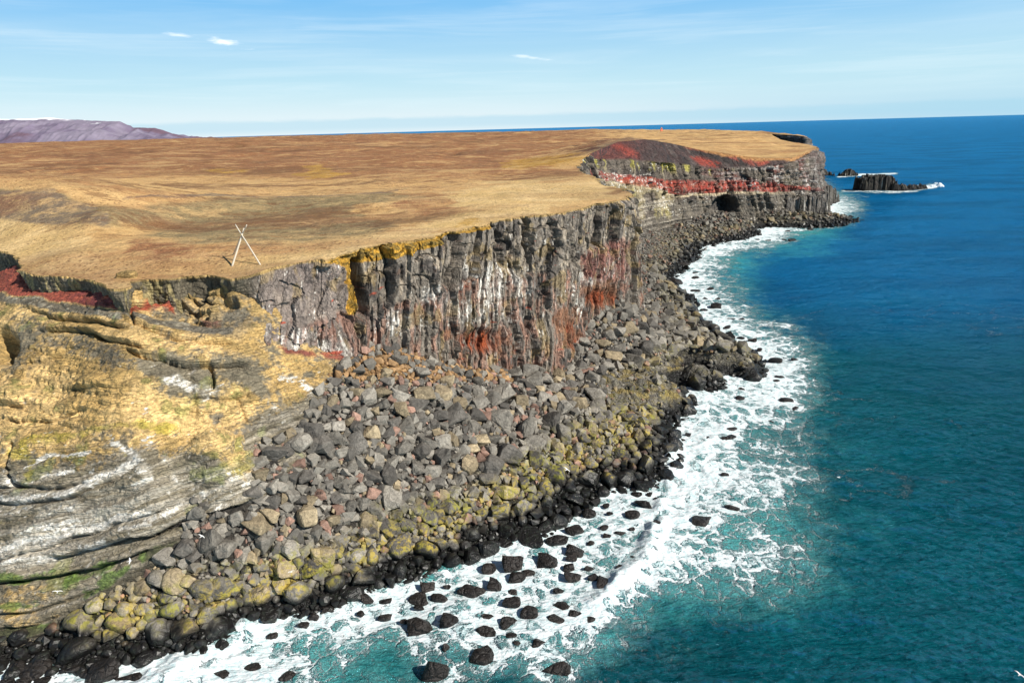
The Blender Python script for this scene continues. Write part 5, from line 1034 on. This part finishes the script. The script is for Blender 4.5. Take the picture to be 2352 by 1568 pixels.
# ---- rocks standing in the surf
def swhere(px, py):
    if py < 560: return 'along the far beach'
    if py < 720: return 'in the surf below the cliff corner'
    if py < 800: return 'in surf behind the lava point'
    if py < 960: return 'before the lava point' if px < 1750 else 'off the lava point'
    if px > 1535: return 'outside the breaking crest'
    if px > 1280 and py < 1330: return 'inside the breaking crest'
    if px < 420: return 'in the lower left wash'
    if px < 800: return 'below the lower left scree'
    if py > 1440: return 'in turquoise water at the bottom'
    if px < 1100: return 'at the left of the surf pool'
    return 'in the foaming surf pool'
sobs = []
if 1:
    for px, py, pw_, ph in SURF:
        w_, h_ = pw_, ph
        p = bz(px, py + ph * .30, 0); r = pw_ / 2 / F * mean_slant(p); asp = h_ / w_
        dep = math.atan2(60, math.hypot(p[0], p[1])); sD = math.sin(dep)
        hz = max(.22, min(1.5, (asp - sD * .75) / max(.25, math.cos(dep)) * 1.5))
        o = bpy.data.objects.new('surf_rock', random.choice(WET)); COL.objects.link(o)
        o.scale = (r * .98, r * .9, r * max(.55, hz)); o.location = (p[0], p[1], r * (max(.55, hz) * .25) * (1 if hz > .3 else -.4) - .1 - .12 * r)
        o.rotation_euler = (random.uniform(-.3, .3), random.uniform(-.3, .3), random.uniform(-.5, .5) + (0 if random.random() < .5 else math.pi)); k_ = random.uniform(.7, 1.3)
        o.color = (.024 * k_, .020 * k_, .018 * k_, 1)
        sz = 'big' if r > 2 else 'mid sized' if r > 1.2 else 'small'; fm = 'flat' if asp < .42 else 'tall' if asp > .85 else 'rounded'
        tag(o, f'{sz} {fm} black wet rock {swhere(px, py)}', 'rock', 'black rocks standing in the surf'); sobs.append((o, px))
by_l = defaultdict(list)
for t in sobs: by_l[t[0]['label']].append(t)
for l_, ts in by_l.items():
    if len(ts) > 1:
        ts.sort(key=lambda t: t[1])
        for k_, t in enumerate(ts): t[0]['label'] = l_ + ', ' + (ORD[k_] if k_ < 20 else 'far right')

# ------------------------------------------------------------------ sea stacks and rock platforms (plan outline, real height)
def crag(name, outl, hts, zc, seed, label, cat, colr=(.022, .019, .017), fw_=0.8, res=.5):
    """columnar crag: outline in metres about a centre, top height varying along x"""
    o_ = np.array(outl, float); cx, cy = o_.mean(0); pts_ = o_ - (cx, cy)
    xs = np.arange(pts_[:, 0].min() - 2, pts_[:, 0].max() + 2, res); ys = np.arange(pts_[:, 1].min() - 2, pts_[:, 1].max() + 2, res)
    gx, gy = np.meshgrid(xs, ys, indexing='ij'); dd_ = segd(gx, gy, [tuple(p) for p in pts_] + [tuple(pts_[0])]); ins_ = inpoly(gx, gy, pts_)
    sd = np.where(ins_, dd_, -dd_) + fbm(gx * .3, gy * .3, o=3, seed=seed) * 1.1
    w_ = worley(gx / 2.4, gy / 2.4, seed + 1); top = np.interp(gx, [h[0] for h in hts], [h[1] for h in hts]) + (w_[2] - .5) * 3.4 + ridged(gx * .16, gy * .16, o=4, seed=seed + 2) * 2.6 - 1.3
    sd += (w_[2] - .5) * 1.8
    z_ = top * sst(sd, -.3, fw_ * 2) - 2.0 * sst(sd, .3, -1.2); z_ -= .8 * sst(.09, 0, 1) * np.exp(-((w_[1] - w_[0]) / .12) ** 2) * (sd > 0)
    c = np.zeros(gx.shape + (3,)) + np.array(colr); c = mixc(c, (.10, .088, .065), sst(fbm(gx * .4, gy * .4, z_ * .3, 4, seed + 3), .1, .5) * .7); c = mixc(c, (.55, .53, .48), sst(fbm(gx * 1.3, gy * 1.3, z_, 3, seed + 4), .65, .85) * (z_ > 2) * .8)
    c = mixc(c, (.02, .018, .017), sst(z_, 2.2, .8))
    ob = newmesh(name, np.stack([gx, gy, z_], -1).reshape(-1, 3), gridf(*gx.shape), terrain_far, False, c.reshape(-1, 3)); ob.location = (cx, cy, zc); tag(ob, label, cat); return ob
def ol(l, z=0): return [tuple(bz(x, y, z)[:2]) for x, y in l]
b0 = bz(1975, 439, 0); b1 = bz(2060, 438, 0)
crag('sea_stack', [(b0[0] + 3, b0[1]), (b1[0], b1[1]), (b1[0] + 3, b1[1] + 12), (b1[0] - 8, b1[1] + 22), (b0[0] + 4, b0[1] + 20)], [(-20, 9.5), (-8, 11), (2, 12), (7, 11.5), (11, 8.5), (15, 5.5), (20, 3.5)], 0, 951, 'large black columnar sea stack standing offshore of the headland', 'sea stack')
b0 = bz(2052, 439, 0); b1 = bz(2125, 433, 0)
crag('skerry', [(b0[0], b0[1]), (b0[0] + 12, b0[1] - 1), (b1[0], b1[1] - 4), (b1[0] + 3, b1[1] + 4), (b0[0] + 10, b0[1] + 9), (b0[0], b0[1] + 10)], [(-15, 5.5), (-6, 4.5), (0, 2.5), (6, 4), (14, 2.5)], 0, 961, 'low jagged black reef trailing right from the big sea stack', 'reef', res=.6)
b0 = bz(1936, 405, 0)
crag('skerry', [(b0[0] - 3, b0[1]), (b0[0] + 18, b0[1]), (b0[0] + 15, b0[1] + 12), (b0[0], b0[1] + 12)], [(-11, .5), (-3, 4.2), (1, 6.5), (6, 4.5), (11, .8)], 0, 971, 'small pointed black islet in foam between headland and sea stack', 'islet', res=.6)
b0 = bz(1886, 404, 0); b1 = bz(1916, 404, 0)
crag('rock_spur', [(b0[0] - 25, b0[1]), (b0[0], b0[1]), (b1[0], b1[1]), (b1[0] - 4, b1[1] + 14), (b0[0] - 20, b0[1] + 20)], [(-30, 22), (-8, 15), (4, 9), (13, 3.5), (20, 1)], 0, 981, 'dark boulder spur running into the sea behind the headland tip', 'rock spur', (.09, .08, .07), res=.8)
c0 = by(1858, 476, 440); c1 = by(1925, 466, 500)
crag('rock_ledge', [(170, 424), (c0[0] + 8, c0[1] - 12), tuple(bz(1895, 478, 0)[:2]), tuple(bz(1927, 464, 0)[:2]), (c1[0] + 2, c1[1] + 22), (200, 500), (172, 450)], [(-40, 14), (-10, 14.5), (15, 15), (30, 12.5), (38, 10)], 0, 991, 'square columnar rock bench below the tip of the red banded headland', 'rock bench', (.13, .115, .10), 1.0, .6)

# ------------------------------------------------------------------ white spray where the swell hits the reef
m, q = mat('spray_foam'); ps = q.n('ShaderNodeNewGeometry').outputs['Position']
finish(q, q.mix(q.noise(ps, .5, 4, .6), (.8, .85, .88), (.95, .96, .97)), .9, q.n('ShaderNodeBump', {'Strength': 1.0, 'Distance': .8, 'Height': q.noise(ps, .8, 5, .7)}).outputs[0])
bm = bmesh.new(); rr_ = random.Random(3); c0 = bz(2143, 431, 0)
for k_ in range(46):
    t = rr_.random(); x = rr_.uniform(-9, 8); h_ = max(0, (5.2 - abs(x - 3) * .75)) * rr_.random()
    bmesh.ops.create_icosphere(bm, subdivisions=2, radius=rr_.uniform(.5, 1.5) * (1.15 - h_ / 9), matrix=Matrix.Translation((x, rr_.uniform(-1.5, 1.5), h_)))
for v in bm.verts: v.co += Vector((mn.noise(v.co * .9), mn.noise(v.co * .9 + Vector((5, 0, 0))), mn.noise(v.co * .9 + Vector((0, 7, 0))))) * .7
me = bpy.data.meshes.new('spray'); bm.to_mesh(me); bm.free(); me.materials.append(m); o = bpy.data.objects.new('spray', me); COL.objects.link(o); o.location = c0
tag(o, 'burst of white spray over the reef beside the sea stack', 'spray', None, 'stuff')

# ------------------------------------------------------------------ three-pole wooden marker on the cliff top
m, q = mat('driftwood'); ps = q.n('ShaderNodeTexCoord').outputs['Object']
gn = q.noise(q.v('MULTIPLY', ps, (9, 9, .8)), 1.0, 5, .6); finish(q, q.mix(gn, (.38, .33, .26), (.68, .60, .48)), .8, q.n('ShaderNodeBump', {'Strength': .4, 'Distance': .02, 'Height': gn}).outputs[0])
def gz_(px, py):
    d = ray(px, py); D = np.linspace(85, 200, 1200); k = D / d[1]; p = CAM[None] + d[None] * k[:, None]
    h = Hp(p[:, 0].copy(), p[:, 1].copy())[0]; i = np.argmax(p[:, 2] < h); return p[i]
def zc(zx, zy): return (500 + zx * 220 / 1916) * .91875, (520 + zy * 180 / 1568) * .91875
FA, FB, FC = gz_(*zc(705, 1262)), gz_(*zc(1312, 1232)), gz_(*zc(722, 1020))
print('feet', FA, FB, FC)
G0 = (FA + FB + FC) / 3
xc, yc_ = zc(912, 572); dX = ray(xc, yc_); kx = np.dot(G0[:2], dX[:2]) / np.dot(dX[:2], dX[:2]); X = CAM + dX * kx
print('crossing', X, 'ground', G0)
root = bpy.data.objects.new('pole_marker', None); COL.objects.link(root); root.location = G0
tag(root, 'tall tripod of three crossed pale wooden poles at the cliff edge', 'tripod')
def pole(a, tip_px, r1_, r2_, offv):
    X2 = X + offv; dr = (X2 - a); dr /= np.linalg.norm(dr)
    # extend past the crossing to the tip
    L1 = np.linalg.norm(X2 - a); best = L1
    for e in np.linspace(.2, 4, 80):
        px_, py_ = proj((a + dr * (L1 + e))[None]); best = L1 + e
        if py_[0] < tip_px[1]: break
    b_ = a + dr * best; a2 = a - dr * .3
    bm = bmesh.new(); n_ = 10; rows = []
    z_ = Vector(dr); xax = z_.orthogonal().normalized(); yax = z_.cross(xax)
    for k_ in range(13):
        t = k_ / 12; ctr = Vector(a2 + (b_ - a2) * t - G0); rr = r1_ + (r2_ - r1_) * t
        wob = Vector((mn.noise(Vector((t * 3, a[0], 0))), mn.noise(Vector((t * 3, 5, a[0]))), 0)) * .04
        rows.append([bm.verts.new(ctr + wob + (xax * math.cos(2 * math.pi * j / n_) + yax * math.sin(2 * math.pi * j / n_)) * rr * (1 + .06 * mn.noise(Vector((j, t * 6, 1))))) for j in range(n_)])
    for k_ in range(12):
        for j in range(n_): bm.faces.new((rows[k_][j], rows[k_][(j + 1) % n_], rows[k_ + 1][(j + 1) % n_], rows[k_ + 1][j]))
    bm.faces.new(rows[0][::-1]); bm.faces.new(rows[-1]); bmesh.ops.recalc_face_normals(bm, faces=bm.faces[:])
    me = bpy.data.meshes.new('pole'); bm.to_mesh(me); bm.free(); me.materials.append(m); [setattr(f, 'use_smooth', True) for f in me.polygons]
    o = bpy.data.objects.new('pole', me); COL.objects.link(o); o.parent = root; return o
pole(FA, zc(962, 440), .17, .11, np.array([0, .12, 0])); pole(FB, zc(785, 360), .13, .09, np.array([0, -.14, 0])); pole(FC, zc(962, 370), .13, .09, np.array([0, .40, .05]))

# ------------------------------------------------------------------ orange lighthouse on the far plateau
D_ = 1500.0
lb = by(1519.3, 299.0, D_); hh_ = Hp(np.array([lb[0]]), np.array([lb[1]]))[0][0]; print('lighthouse', lb, hh_)
root = bpy.data.objects.new('lighthouse', None); COL.objects.link(root); root.location = (lb[0], lb[1], hh_)
tag(root, 'tiny square orange lighthouse far away on the plateau skyline', 'lighthouse')
m, q = mat('lighthouse_paint'); finish(q, (.80, .24, .13), .6); mg, q = mat('lantern_glass'); finish(q, (.25, .12, .10), .2)
def prism(nm, rows_, mm, par):
    bm = bmesh.new(); R_ = [[bm.verts.new((sx_ * w_ / 2, sy_ * w_ / 2, z_)) for sx_, sy_ in ((-1, -1), (1, -1), (1, 1), (-1, 1))] for w_, z_ in rows_]
    for a_, b_ in zip(R_[:-1], R_[1:]):
        for j in range(4): bm.faces.new((a_[j], a_[(j + 1) % 4], b_[(j + 1) % 4], b_[j]))
    bm.faces.new(R_[0][::-1]); bm.faces.new(R_[-1]); me = bpy.data.meshes.new(nm); bm.to_mesh(me); bm.free(); me.materials.append(mm)
    o = bpy.data.objects.new(nm, me); COL.objects.link(o); o.parent = par; return o
prism('tower', [(4.6, -1.5), (4.6, 5.2), (5.0, 5.25), (5.0, 5.7)], m, root); prism('lantern', [(2.2, 5.7), (2.2, 7.3)], mg, root); prism('roof', [(2.7, 7.3), (2.5, 7.6), (.3, 8.7)], m, root)

# ------------------------------------------------------------------ gulls in flight
m, q = mat('gull_feathers'); finish(q, (.85, .85, .84), .7)
def gull():
    bm = bmesh.new(); sec = []
    for x, r, z_ in [(-.30, .012, .01), (-.2, .035, 0), (-.05, .065, 0), (.08, .06, .01), (.17, .04, .025), (.23, .042, .035), (.29, .018, .03), (.34, .004, .02)]:
        sec.append([bm.verts.new((x, r * math.cos(2 * math.pi * j / 8), z_ + r * math.sin(2 * math.pi * j / 8))) for j in range(8)])
    for a_, b_ in zip(sec[:-1], sec[1:]):
        for j in range(8): bm.faces.new((a_[j], a_[(j + 1) % 8], b_[(j + 1) % 8], b_[j]))
    for s_ in (-1, 1):
        st_ = [((.09, .04, .03), (-.08, .04, .03)), ((.13, .28, .12), (-.05, .28, .12)), ((.05, .52, .13), (-.06, .5, .13)), ((-.10, .74, .08), (-.12, .73, .08))]
        t_ = [[bm.verts.new((p[0], p[1] * s_, p[2] + dz_)) for p in pr2 for dz_ in (.008, -.008)] for pr2 in st_]
        for a_, b_ in zip(t_[:-1], t_[1:]):
            for i0_, i1_ in ((0, 2), (1, 3), (0, 1), (2, 3)): bm.faces.new((a_[i0_], a_[i1_], b_[i1_], b_[i0_]))
        bm.faces.new([t_[-1][k_] for k_ in (0, 1, 3, 2)])
    vs = [bm.verts.new(p) for p in ((-.28, .02, .015), (-.28, -.02, .015), (-.42, -.07, .01), (-.42, .07, .01))]; bm.faces.new(vs)
    bmesh.ops.recalc_face_normals(bm, faces=bm.faces[:]); me = bpy.data.meshes.new('gull'); bm.to_mesh(me); bm.free(); me.materials.append(m); return me
gm_ = gull()
for px, py, D, rz, lb_ in [(463, 1231, 74, 1.2, 'white gull gliding over the dark overhang left of the scree'), (668, 1313, 72, 2.6, 'white gull flying above the rounded boulders at lower left'), (298, 1288, 68, .4, 'white gull flying beside the weedy foot of the pale slope'), (132, 1358, 66, 2.0, 'white gull low over the mossy ledges at far left'),
                           (1302, 1078, 75, .8, 'white gull gliding over the right part of the scree'), (1926, 1096, 80, 2.2, 'white gull skimming the open water right of the surf'), (2342, 1548, 60, .6, 'white gull over the open sea at the bottom right corner'), (1695, 632, 150, 1.5, 'white gull far out over the blue bay')]:
    o = bpy.data.objects.new('gull', gm_); COL.objects.link(o); o.location = by(px, py, D); o.rotation_euler = (.3, 0, rz); o.scale = (.72,) * 3; tag(o, lb_, 'gull', 'gulls flying along the cliff')
